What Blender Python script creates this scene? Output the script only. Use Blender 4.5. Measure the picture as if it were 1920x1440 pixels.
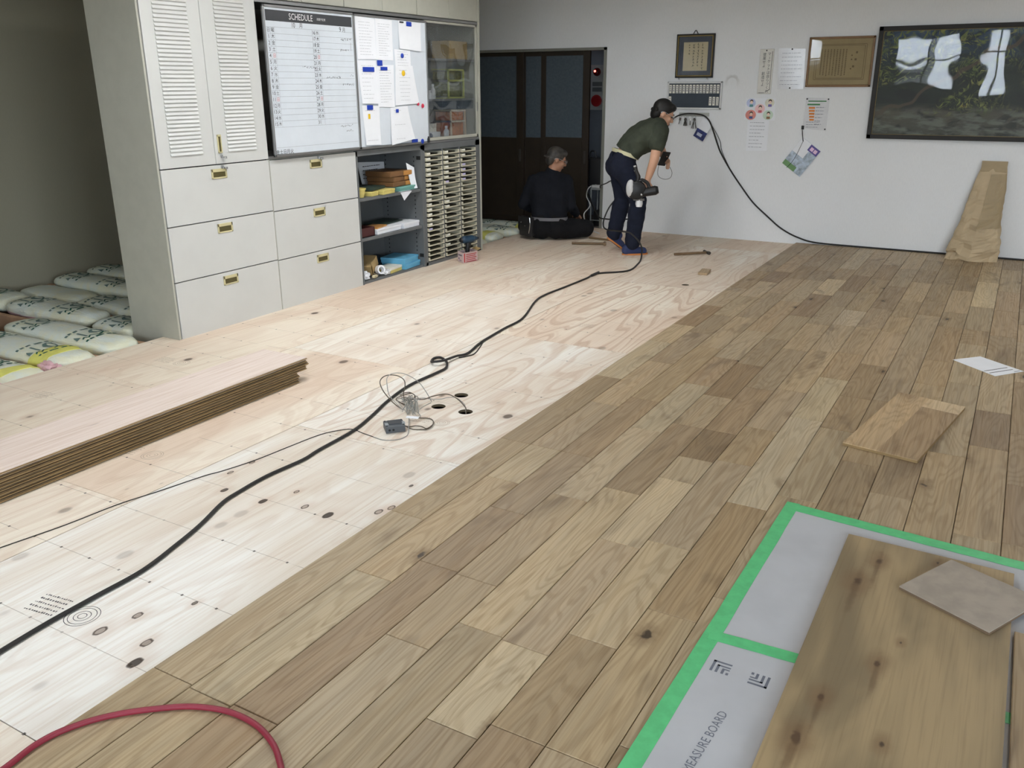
import bpy, bmesh, math, random
from mathutils import Vector, Matrix, Quaternion, noise as mnoise

# ------------------------------------------------------------------ scene, camera, light
sc = bpy.context.scene
for o in list(bpy.data.objects):
    bpy.data.objects.remove(o, do_unlink=True)
COL = sc.collection
random.seed(7)

sc.view_settings.view_transform = 'Standard'
sc.view_settings.look = 'None'
sc.view_settings.gamma = 1.0
sc.view_settings.use_curve_mapping = False
sc.view_settings.exposure = 0.45
sc.cycles.max_bounces = 8
sc.cycles.diffuse_bounces = 5
sc.cycles.glossy_bounces = 4
sc.cycles.transparent_max_bounces = 12
sc.cycles.sample_clamp_indirect = 6.0
sc.cycles.caustics_reflective = False
sc.cycles.caustics_refractive = False

EYE = 1.5
cam_d = bpy.data.cameras.new('camera')
cam_d.sensor_width = 36.0
cam_d.lens = 36.0 * 1621.4 / 1920.0
cam_d.clip_start = 0.05
cam = bpy.data.objects.new('camera', cam_d)
COL.objects.link(cam)
yaw, pitch, roll = math.radians(-29.889), math.radians(-19.029), math.radians(-0.223)
fw = Vector((math.sin(yaw)*math.cos(pitch), math.cos(yaw)*math.cos(pitch), math.sin(pitch)))
rt = Vector((math.cos(yaw), -math.sin(yaw), 0.0))
up = rt.cross(fw)
rt2 = math.cos(roll)*rt + math.sin(roll)*up
up2 = -math.sin(roll)*rt + math.cos(roll)*up
cam.matrix_world = Matrix(((rt2.x, up2.x, -fw.x, 0), (rt2.y, up2.y, -fw.y, 0), (rt2.z, up2.z, -fw.z, EYE), (0, 0, 0, 1)))
sc.camera = cam

SKY_STRENGTH = 15.0
LAMP_STRENGTH = 19.0
LAMP_FAR_STRENGTH = 12.0
world = bpy.data.worlds.new('world')
sc.world = world
world.use_nodes = True
wb = world.node_tree.nodes['Background']
wb.inputs[0].default_value = (0.80, 0.90, 1.0, 1)     # overcast daylight
wb.inputs[1].default_value = SKY_STRENGTH

# room: x from the store wall to the far side, y from the window wall behind the camera to the end wall
XL, XR, YR, YF, ZC = -6.85, 4.6, -3.2, 8.861, 2.62
WINDOWS = [(-4.95, -4.22, 1.70, 2.45), (-2.65, -1.45, 1.42, 2.45), (-1.06, -.50, 1.20, 2.50), (.45, 2.20, .70, 2.45), (2.50, 4.30, .70, 2.45)]
WINDOW_SIDE = (-2.6, 0.4, .70, 2.45)          # one more in the side wall
def portal(loc, rot, w, h):                   # portals help the sampler find the sky through each opening
    ld = bpy.data.lights.new('window_portal', 'AREA')
    ld.shape = 'RECTANGLE'; ld.size = w; ld.size_y = h
    ld.cycles.is_portal = True
    lo = bpy.data.objects.new('window_portal', ld)
    lo.location = loc; lo.rotation_euler = rot
    COL.objects.link(lo)
for (a, b, c, d) in WINDOWS: portal(((a+b)/2, YR-.10, (c+d)/2), (math.radians(90), 0, 0), b-a, d-c)
portal((XR+.10, (WINDOW_SIDE[0]+WINDOW_SIDE[1])/2, (WINDOW_SIDE[2]+WINDOW_SIDE[3])/2), (math.radians(90), 0, math.radians(90)), WINDOW_SIDE[1]-WINDOW_SIDE[0], WINDOW_SIDE[3]-WINDOW_SIDE[2])

# ------------------------------------------------------------------ mesh helpers
def NB(): return bmesh.new()

def merge(dst, src):
    me = bpy.data.meshes.new('tmp'); src.to_mesh(me); src.free()
    dst.from_mesh(me); bpy.data.meshes.remove(me)

def box(bm, x0, x1, y0, y1, z0, z1):
    if x0 > x1: x0, x1 = x1, x0
    if y0 > y1: y0, y1 = y1, y0
    if z0 > z1: z0, z1 = z1, z0
    v = [bm.verts.new(p) for p in ((x0,y0,z0),(x1,y0,z0),(x1,y1,z0),(x0,y1,z0),(x0,y0,z1),(x1,y0,z1),(x1,y1,z1),(x0,y1,z1))]
    for f in ((3,2,1,0),(4,5,6,7),(0,1,5,4),(1,2,6,5),(2,3,7,6),(3,0,4,7)):
        bm.faces.new([v[i] for i in f])
    return bm

def rbox(bm, x0, x1, y0, y1, z0, z1, b=0.004, seg=2):
    t = NB(); box(t, x0, x1, y0, y1, z0, z1)
    bmesh.ops.bevel(t, geom=t.edges[:], offset=b, segments=seg, affect='EDGES', profile=0.6)
    merge(bm, t); return bm

def mbox(bm, M, sx, sy, sz, b=0.0):
    """box centred on the matrix M, full sizes sx sy sz"""
    t = NB(); box(t, -sx/2, sx/2, -sy/2, sy/2, -sz/2, sz/2)
    if b: bmesh.ops.bevel(t, geom=t.edges[:], offset=b, segments=2, affect='EDGES', profile=0.6)
    t.transform(M); merge(bm, t); return bm

def frame_from(d):
    d = Vector(d).normalized()
    a = Vector((0,0,1)) if abs(d.z) < 0.9 else Vector((1,0,0))
    u = d.cross(a).normalized(); w = d.cross(u)
    return d, u, w

def cyl(bm, p0, p1, r0, r1=None, n=16, caps=True):
    r1 = r0 if r1 is None else r1
    p0, p1 = Vector(p0), Vector(p1)
    d, u, w = frame_from(p1-p0)
    A, B = [], []
    for i in range(n):
        a = 2*math.pi*i/n; c = math.cos(a)*u + math.sin(a)*w
        A.append(bm.verts.new(p0+c*r0)); B.append(bm.verts.new(p1+c*r1))
    for i in range(n):
        j = (i+1) % n
        bm.faces.new((A[i], B[i], B[j], A[j]))
    if caps:
        bm.faces.new(A); bm.faces.new(B[::-1])
    return bm

def smooth_path(P, sub=6):
    P = [Vector(p) for p in P]
    out = []
    for i in range(len(P)-1):
        a = P[i-1] if i else P[0]*2-P[1]
        b, c = P[i], P[i+1]
        d = P[i+2] if i+2 < len(P) else P[-1]*2-P[-2]
        for k in range(sub):
            t = k/sub
            out.append(0.5*((2*b)+(c-a)*t+(2*a-5*b+4*c-d)*t*t+(3*b-a-3*c+d)*t**3))
    out.append(P[-1]); return out

def tube(bm, P, r, n=8, sub=6):
    Q = smooth_path(P, sub) if sub > 1 else [Vector(p) for p in P]
    rings = []
    u = None
    for i, p in enumerate(Q):
        d = (Q[min(i+1, len(Q)-1)] - Q[max(i-1, 0)])
        if d.length < 1e-9: d = Vector((0,1,0))
        d.normalize()
        if u is None:
            _, u, _ = frame_from(d)
        u = (u - d*u.dot(d))
        if u.length < 1e-6: _, u, _ = frame_from(d)
        u.normalize(); w = d.cross(u)
        rr = r(i/(len(Q)-1)) if callable(r) else r
        rings.append([bm.verts.new(p + (math.cos(2*math.pi*k/n)*u + math.sin(2*math.pi*k/n)*w)*rr) for k in range(n)])
    for a, b in zip(rings, rings[1:]):
        for k in range(n):
            bm.faces.new((a[k], a[(k+1) % n], b[(k+1) % n], b[k]))
    bm.faces.new(rings[0][::-1]); bm.faces.new(rings[-1])
    return bm

def lathe(bm, prof, M=Matrix(), n=24):
    """prof: list of (radius, height) about local z"""
    rings = []
    for r, z in prof:
        if r < 1e-6: rings.append([bm.verts.new(M @ Vector((0,0,z)))])
        else: rings.append([bm.verts.new(M @ Vector((r*math.cos(2*math.pi*k/n), r*math.sin(2*math.pi*k/n), z))) for k in range(n)])
    for a, b in zip(rings, rings[1:]):
        for k in range(n):
            j = (k+1) % n
            if len(a) == 1 and len(b) == 1: continue
            if len(a) == 1: bm.faces.new((a[0], b[j], b[k]))
            elif len(b) == 1: bm.faces.new((a[k], a[j], b[0]))
            else: bm.faces.new((a[k], a[j], b[j], b[k]))
    return bm

def prism(bm, poly, M, h):
    """poly: 2d points counter clockwise in M's xy plane, extruded by h along M's z"""
    A = [bm.verts.new(M @ Vector((x, y, 0))) for x, y in poly]
    B = [bm.verts.new(M @ Vector((x, y, h))) for x, y in poly]
    n = len(poly)
    for i in range(n):
        j = (i+1) % n
        bm.faces.new((A[i], A[j], B[j], B[i]))
    bm.faces.new(A[::-1]); bm.faces.new(B)
    return bm

def capsule(bm, p0, p1, r0, r1, n=14, m=5):
    p0, p1 = Vector(p0), Vector(p1)
    if (p1-p0).length < 1e-5: p1 = p0 + Vector((0,0,1e-4))
    d, u, w = frame_from(p1-p0)
    prof = []
    for k in range(m+1):
        a = -math.pi/2 + (math.pi/2)*k/m
        prof.append((p0 + d*(math.sin(a)*r0), math.cos(a)*r0))
    for k in range(m+1):
        a = (math.pi/2)*k/m
        prof.append((p1 + d*(math.sin(a)*r1), math.cos(a)*r1))
    rings = []
    for c, r in prof:
        if r < 1e-6: rings.append([bm.verts.new(c)])
        else: rings.append([bm.verts.new(c + (math.cos(2*math.pi*k/n)*u + math.sin(2*math.pi*k/n)*w)*r) for k in range(n)])
    for a, b in zip(rings, rings[1:]):
        for k in range(n):
            j = (k+1) % n
            if len(a) == 1: bm.faces.new((a[0], b[j], b[k]))
            elif len(b) == 1: bm.faces.new((a[k], a[j], b[0]))
            else: bm.faces.new((a[k], a[j], b[j], b[k]))
    return bm

def ell(bm, c, r, R=None):
    M = Matrix.Translation(Vector(c)) @ (R.to_4x4() if R is not None else Matrix()) @ Matrix.Diagonal((r[0], r[1], r[2], 1))
    bmesh.ops.create_icosphere(bm, subdivisions=3, radius=1.0, matrix=M)
    return bm

def basis(x, y, z, loc=(0,0,0)):
    x, y, z = Vector(x), Vector(y), Vector(z)
    return Matrix(((x.x, y.x, z.x, loc[0]), (x.y, y.y, z.y, loc[1]), (x.z, y.z, z.z, loc[2]), (0,0,0,1)))
def on_front(y, z, x): return basis((0,1,0), (0,0,1), (1,0,0), (x, y, z))        # on the cabinet fronts, facing +x
def on_wall(x, z, y): return basis((1,0,0), (0,0,1), (0,-1,0), (x, y, z))         # on the end wall, facing -y
def on_floor(x, y, z, a=0.0): return Matrix.Translation((x, y, z)) @ Matrix.Rotation(a, 4, 'Z')

# ------------------------------------------------------------------ object helpers
def wloc(o):
    v = Vector((0,0,0))
    while o is not None:
        v += Vector(o.location); o = o.parent
    return v

def sharp(me, ang=35):
    me.polygons.foreach_set('use_smooth', [True]*len(me.polygons))
    try: me.set_sharp_from_angle(angle=math.radians(ang))
    except Exception: pass

def obj(name, bm, m, parent=None, smooth=False, origin=None, keep_normals=False):
    """links a bmesh given in world coordinates as ONE mesh object"""
    if not keep_normals: bmesh.ops.recalc_face_normals(bm, faces=bm.faces[:])
    if parent is not None: org = wloc(parent)
    elif origin is not None: org = Vector(origin)
    else:
        xs = [v.co for v in bm.verts]
        org = Vector(((min(v.x for v in xs)+max(v.x for v in xs))/2, (min(v.y for v in xs)+max(v.y for v in xs))/2, min(v.z for v in xs)))
    bm.transform(Matrix.Translation(-org))
    me = bpy.data.meshes.new(name); bm.to_mesh(me); bm.free()
    if m is not None: me.materials.append(m)
    if smooth: sharp(me, 35 if smooth is True else smooth)
    o = bpy.data.objects.new(name, me); COL.objects.link(o)
    if parent is not None: o.parent = parent
    else: o.location = org
    return o

def tag(o, label, cat, group=None):
    o['label'] = label; o['category'] = cat
    if group: o['group'] = group
    return o

def thing(name, label, cat, loc, group=None):
    o = bpy.data.objects.new(name, None); COL.objects.link(o)
    o.empty_display_size = 0.1; o.location = loc
    return tag(o, label, cat, group)

def struct(name, bm, m, parent=None, smooth=False):
    o = obj(name, bm, m, parent, smooth, origin=(0,0,0) if parent is None else None)
    if parent is None: o['kind'] = 'structure'
    return o

def clone(src, name, parent, shift=(0,0,0)):
    c = src.copy(); c.name = name; COL.objects.link(c); c.parent = parent
    c.location = Vector(src.location) + Vector(shift)
    return c

FONT = None
_tcache = {}
def text_verts(s):
    if s in _tcache: return _tcache[s]
    cu = bpy.data.curves.new('t', 'FONT'); cu.body = s; cu.size = 1.0; cu.align_x = 'CENTER'; cu.align_y = 'CENTER'
    cu.resolution_u = 2
    ob = bpy.data.objects.new('t', cu)
    COL.objects.link(ob)
    dg = bpy.context.evaluated_depsgraph_get()
    me = bpy.data.meshes.new_from_object(ob.evaluated_get(dg))
    vs = [tuple(v.co) for v in me.vertices]; fs = [tuple(p.vertices) for p in me.polygons]
    bpy.data.objects.remove(ob, do_unlink=True); bpy.data.curves.remove(cu); bpy.data.meshes.remove(me)
    _tcache[s] = (vs, fs)
    return vs, fs

def text(bm, s, size, M, sx=1.0):
    vs, fs = text_verts(s)
    V = [bm.verts.new(M @ Vector((x*size*sx, y*size, 0))) for x, y, z in vs]
    for f in fs:
        try: bm.faces.new([V[i] for i in f])
        except ValueError: pass
    return bm

def text_fit(bm, s, length, M, stretch=1.0):
    vs, _ = text_verts(s); w = max(v[0] for v in vs) - min(v[0] for v in vs)
    return text(bm, s, length/w*stretch, M, 1/stretch)

def vtext(bm, s, size, M, pitch=1.08, sx=1.0):
    """vertical japanese writing, top character at the origin of M"""
    for i, ch in enumerate(s):
        if ch == ' ': continue
        R = Matrix.Translation((0, -i*size*pitch, 0))
        if ch == 'ー': R = R @ Matrix.Rotation(math.radians(-90), 4, 'Z')
        text(bm, ch, size, M @ R, sx)
    return bm

def quad(bm, M, x0, x1, y0, y1, z=0.0):
    v = [bm.verts.new(M @ Vector(p)) for p in ((x0,y0,z),(x1,y0,z),(x1,y1,z),(x0,y1,z))]
    bm.faces.new(v); return bm

def print_lines(bm, M, w, h, n, rnd, z=0.0009, t=0.0022, m=0.12):
    """rows of small dashes standing for writing too small to read"""
    for i in range(n):
        y = h/2 - h*m - i*(h*(1-2*m))/max(1, n-1)
        x = -w/2 + w*0.12; end = w/2 - w*rnd.uniform(0.1, 0.45)
        while x < end:
            l = rnd.uniform(0.008, 0.03)
            quad(bm, M, x, min(x+l, end), y-t/2, y+t/2, z); x += l + rnd.uniform(0.003, 0.008)
    return bm

def sheet(bm, c, M, nx=6, ny=8, curl=0.0, lift=0.002):
    """a sheet of paper from four corners c (tl, tr, br, bl) in M's plane, its lower edge curling out"""
    G = []
    for j in range(ny+1):
        row = []
        t = j/ny
        for i in range(nx+1):
            s = i/nx
            x = (c[0][0]*(1-s)+c[1][0]*s)*(1-t) + (c[3][0]*(1-s)+c[2][0]*s)*t
            y = (c[0][1]*(1-s)+c[1][1]*s)*(1-t) + (c[3][1]*(1-s)+c[2][1]*s)*t
            row.append(bm.verts.new(M @ Vector((x, y, lift + curl*t*t*(0.6+0.4*s)))))
        G.append(row)
    for j in range(ny):
        for i in range(nx):
            bm.faces.new((G[j+1][i], G[j+1][i+1], G[j][i+1], G[j][i]))
    return bm

def blob(name, build, voxel, m, parent=None, it=8, fac=0.5, wrinkle=0.0, origin=None, cut=None):
    """one continuous surface grown over overlapping volumes"""
    t = NB(); build(t)
    bmesh.ops.recalc_face_normals(t, faces=t.faces[:])
    me = bpy.data.meshes.new('t'); t.to_mesh(me); t.free()
    ob = bpy.data.objects.new('t', me); COL.objects.link(ob)
    r = ob.modifiers.new('r', 'REMESH'); r.mode = 'VOXEL'; r.voxel_size = voxel; r.adaptivity = 0
    if it:
        s = ob.modifiers.new('s', 'SMOOTH'); s.iterations = it; s.factor = fac
    dg = bpy.context.evaluated_depsgraph_get()
    me2 = bpy.data.meshes.new_from_object(ob.evaluated_get(dg))
    bpy.data.objects.remove(ob, do_unlink=True); bpy.data.meshes.remove(me)
    bm = NB(); bm.from_mesh(me2); bpy.data.meshes.remove(me2)
    if wrinkle:
        bm.normal_update()
        for v in bm.verts:
            p = v.co
            k = mnoise.noise(Vector((p.x*9, p.y*9, p.z*16))) + 0.5*mnoise.noise(Vector((p.x*21, p.y*21, p.z*30)))
            v.co = p + v.normal*k*wrinkle
    for (pc, pn) in (cut or ()):              # clean hem: everything behind the plane goes
        bmesh.ops.bisect_plane(bm, geom=bm.verts[:]+bm.edges[:]+bm.faces[:], plane_co=pc, plane_no=pn, clear_inner=True)
    return obj(name, bm, m, parent, smooth=80, origin=origin, keep_normals=True)
# ------------------------------------------------------------------ materials
class NT:
    def __init__(s, name):
        s.m = bpy.data.materials.new(name); s.m.use_nodes = True
        s.t = s.m.node_tree; s.n = s.t.nodes; s.p = s.n['Principled BSDF']; s.out = s.n['Material Output']
    def add(s, typ, **kw):
        n = s.n.new(typ)
        for k, v in kw.items(): setattr(n, k, v)
        return n
    def link(s, a, b): s.t.links.new(a, b)
    def put(s, sock, v):
        if hasattr(v, 'is_output') or isinstance(v, bpy.types.NodeSocket): s.t.links.new(v, sock)
        else: sock.default_value = v
    def math(s, op, a, b=0.0, c=None, clamp=False):
        n = s.add('ShaderNodeMath', operation=op); n.use_clamp = clamp
        s.put(n.inputs[0], a); s.put(n.inputs[1], b)
        if c is not None: s.put(n.inputs[2], c)
        return n.outputs[0]
    def vmath(s, op, a, b):
        n = s.add('ShaderNodeVectorMath', operation=op)
        s.put(n.inputs[0], a); s.put(n.inputs[1], b)
        return n.outputs[1] if op in ('LENGTH', 'DISTANCE') else n.outputs[0]
    def mix(s, f, a, b, mode='MIX'):
        n = s.add('ShaderNodeMix', data_type='RGBA', blend_type=mode)
        s.put(n.inputs[0], f); s.put(n.inputs[6], a); s.put(n.inputs[7], b)
        return n.outputs[2]
    def noise(s, v, scale=1.0, detail=2.0, rough=0.5, dist=0.0):
        n = s.add('ShaderNodeTexNoise'); s.put(n.inputs['Vector'], v)
        n.inputs['Scale'].default_value = scale; n.inputs['Detail'].default_value = detail
        n.inputs['Roughness'].default_value = rough; n.inputs['Distortion'].default_value = dist
        return n.outputs[0]
    def step(s, v, a, b, lo=0.0, hi=1.0):
        n = s.add('ShaderNodeMapRange'); n.interpolation_type = 'SMOOTHSTEP'
        s.put(n.inputs[0], v)
        for i, k in zip((1, 2, 3, 4), (a, b, lo, hi)): n.inputs[i].default_value = k
        return n.outputs[0]
    def ramp(s, v, pts):
        n = s.add('ShaderNodeValToRGB'); s.put(n.inputs[0], v)
        e = n.color_ramp.elements
        while len(e) > 1: e.remove(e[-1])
        e[0].position, e[0].color = pts[0][0], (*pts[0][1], 1)
        for p, c in pts[1:]:
            q = e.new(p); q.color = (*c, 1)
        return n.outputs[0]
    def bump(s, h, strength=0.2, dist=0.002):
        n = s.add('ShaderNodeBump'); n.inputs['Strength'].default_value = strength; n.inputs['Distance'].default_value = dist
        s.put(n.inputs['Height'], h); s.link(n.outputs[0], s.p.inputs['Normal'])
    def coord(s, which='Object'):
        return s.add('ShaderNodeTexCoord').outputs[which]

def C3(r, g, b):
    """srgb 0-255 to linear"""
    f = lambda v: (v/255)/12.92 if v/255 <= 0.04045 else (((v/255)+0.055)/1.055)**2.4
    return (f(r), f(g), f(b))

_plain = {}
def plain(name, rgb, rough=0.6, metal=0.0, spec=0.5, var=0.06, scale=9.0, bump=0.0, bscale=120.0):
    """painted or moulded surface with a little unevenness"""
    if name in _plain: return _plain[name]
    k = NT(name); c = C3(*rgb)
    co = k.coord()
    n = k.noise(co, scale, 3.0, 0.6)
    f = k.step(n, 0.3, 0.7)
    lo = tuple(v*(1-var) for v in c); hi = tuple(min(1, v*(1+var*0.6)) for v in c)
    k.link(k.mix(f, (*lo, 1), (*hi, 1)), k.p.inputs['Base Color'])
    k.p.inputs['Roughness'].default_value = rough; k.p.inputs['Metallic'].default_value = metal
    k.p.inputs['Specular IOR Level'].default_value = spec
    if bump: k.bump(k.noise(co, bscale, 2.0), bump, 0.001)
    _plain[name] = k.m
    return k.m

def cloth_mat(name, rgb, fold=0.35):
    k = NT(name); c = C3(*rgb); co = k.coord()
    n = k.noise(co, 7.0, 3.0, 0.6)
    k.link(k.mix(k.step(n, .3, .7), (*[v*0.8 for v in c], 1), (*[min(1, v*1.15) for v in c], 1)), k.p.inputs['Base Color'])
    k.p.inputs['Roughness'].default_value = 0.9; k.p.inputs['Specular IOR Level'].default_value = 0.2
    h = k.math('ADD', k.math('MULTIPLY', k.noise(co, 11.0, 2.0, .5, 1.0), 1.0), k.math('MULTIPLY', k.noise(co, 300.0, 1.0), .05))
    k.bump(h, fold, 0.02)
    return k.m

def emit_mat(name, rgb, strength):
    k = NT(name); e = k.add('ShaderNodeEmission')
    e.inputs[0].default_value = (*rgb, 1); e.inputs[1].default_value = strength
    k.link(e.outputs[0], k.out.inputs[0]); return k.m

def pane_mat(name, tint=(1,1,1), wave=0.0, gloss=1.0):
    """clear pane: lets everything through and mirrors by its angle"""
    k = NT(name)
    tr = k.add('ShaderNodeBsdfTransparent'); tr.inputs[0].default_value = (*tint, 1)
    gl = k.add('ShaderNodeBsdfGlossy'); gl.inputs['Roughness'].default_value = 0.02
    fr = k.add('ShaderNodeFresnel'); fr.inputs[0].default_value = 1.5
    mx = k.add('ShaderNodeMixShader')
    if wave:
        b = k.add('ShaderNodeBump'); b.inputs['Strength'].default_value = wave; b.inputs['Distance'].default_value = 0.05
        k.link(k.noise(k.coord(), 2.5, 1.0), b.inputs['Height']); k.link(b.outputs[0], gl.inputs['Normal'])
    k.link(k.math('MULTIPLY', fr.outputs[0], gloss, clamp=True), mx.inputs[0])
    k.link(tr.outputs[0], mx.inputs[1]); k.link(gl.outputs[0], mx.inputs[2]); k.link(mx.outputs[0], k.out.inputs[0])
    return k.m

def oak_mat():
    k = NT('oak_flooring')
    geo = k.add('ShaderNodeNewGeometry'); inf = k.add('ShaderNodeObjectInfo')
    r0 = k.math('ADD', geo.outputs['Random Per Island'], inf.outputs['Random'])
    wn = k.add('ShaderNodeTexWhiteNoise', noise_dimensions='1D'); k.link(k.math('MULTIPLY', r0, 91.7), wn.inputs['W'])
    off = k.vmath('MULTIPLY', wn.outputs['Color'], (47.0, 53.0, 13.0))
    sx = k.add('ShaderNodeSeparateColor'); k.link(wn.outputs['Color'], sx.inputs[0])
    co = k.vmath('ADD', k.coord(), off)
    tone = k.ramp(sx.outputs[0], [(0.0, C3(152, 131, 104)), (0.2, C3(166, 146, 117)), (0.6, C3(174, 155, 126)), (0.88, C3(182, 164, 135)), (1.0, C3(198, 183, 154))])
    warm = k.ramp(sx.outputs[1], [(0.0, (0.97, 0.99, 1.02)), (0.5, (1, 1, 1)), (1.0, (1.02, 0.985, 0.94))])
    base = k.mix(1.0, tone, warm, 'MULTIPLY')
    # cathedral figure: contour lines of a long soft field
    n1 = k.noise(k.vmath('MULTIPLY', co, (6.5, 0.85, 1)), 1.0, 2.0, 0.45, 0.25)
    ring = k.math('SINE', k.math('MULTIPLY', n1, 130.0))
    ring = k.step(ring, -0.2, 1.0)
    n2 = k.noise(k.vmath('MULTIPLY', co, (150, 3.2, 1)), 1.0, 2.0, 0.6)
    n3 = k.noise(k.vmath('MULTIPLY', co, (22, 1.1, 1)), 1.0, 3.0, 0.6)
    col = k.mix(k.math('MULTIPLY', ring, 0.36), base, k.mix(1.0, base, (0.62, 0.55, 0.47, 1), 'MULTIPLY'))
    col = k.mix(k.math('MULTIPLY', k.step(n2, 0.42, 0.72), 0.40), col, k.mix(1.0, col, (0.60, 0.53, 0.46, 1), 'MULTIPLY'))
    col = k.mix(k.step(n3, 0.38, 0.66, 0.0, 0.42), col, k.mix(1.0, col, (1.28, 1.24, 1.16, 1), 'MULTIPLY'))
    # grey-brown heart patches with a shape of their own
    n4 = k.noise(k.vmath('MULTIPLY', co, (6.0, 1.9, 1)), 1.0, 3.0, 0.55, 0.6)
    col = k.mix(k.step(n4, 0.57, 0.74, 0.0, 0.6), col, (*C3(108, 90, 70), 1))
    # knots
    vo = k.add('ShaderNodeTexVoronoi'); k.link(k.vmath('ADD', k.vmath('MULTIPLY', co, (6.4, 3.0, 0)), k.vmath('MULTIPLY', (0.35, 0.2, 0), k.noise(co, 14.0, 2.0))), vo.inputs['Vector'])
    vo.inputs['Scale'].default_value = 1.0
    vs = k.add('ShaderNodeSeparateColor'); k.link(vo.outputs['Color'], vs.inputs[0])
    has = k.step(vs.outputs[0], 0.66, 0.68)
    dist = k.math('ADD', vo.outputs['Distance'], k.math('MULTIPLY', k.math('SUBTRACT', k.noise(co, 60.0, 2.0), 0.5), 0.09))
    core = k.math('MULTIPLY', has, k.step(dist, 0.05, 0.10, 1.0, 0.0))
    halo = k.math('MULTIPLY', has, k.step(dist, 0.08, 0.26, 0.55, 0.0))
    col = k.mix(halo, col, (*C3(112, 88, 62), 1))
    col = k.mix(k.math('MULTIPLY', core, 0.88), col, (*C3(48, 38, 28), 1))
    # per-board tint carried by the object colour
    col = k.mix(1.0, col, inf.outputs['Color'], 'MULTIPLY')
    k.link(col, k.p.inputs['Base Color'])
    k.put(k.p.inputs['Roughness'], k.step(n2, 0.3, 0.7, 0.42, 0.58))
    k.p.inputs['Specular IOR Level'].default_value = 0.35
    k.bump(k.math('SUBTRACT', n2, k.math('MULTIPLY', core, 1.2)), 0.25, 0.0006)
    return k.m

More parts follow.
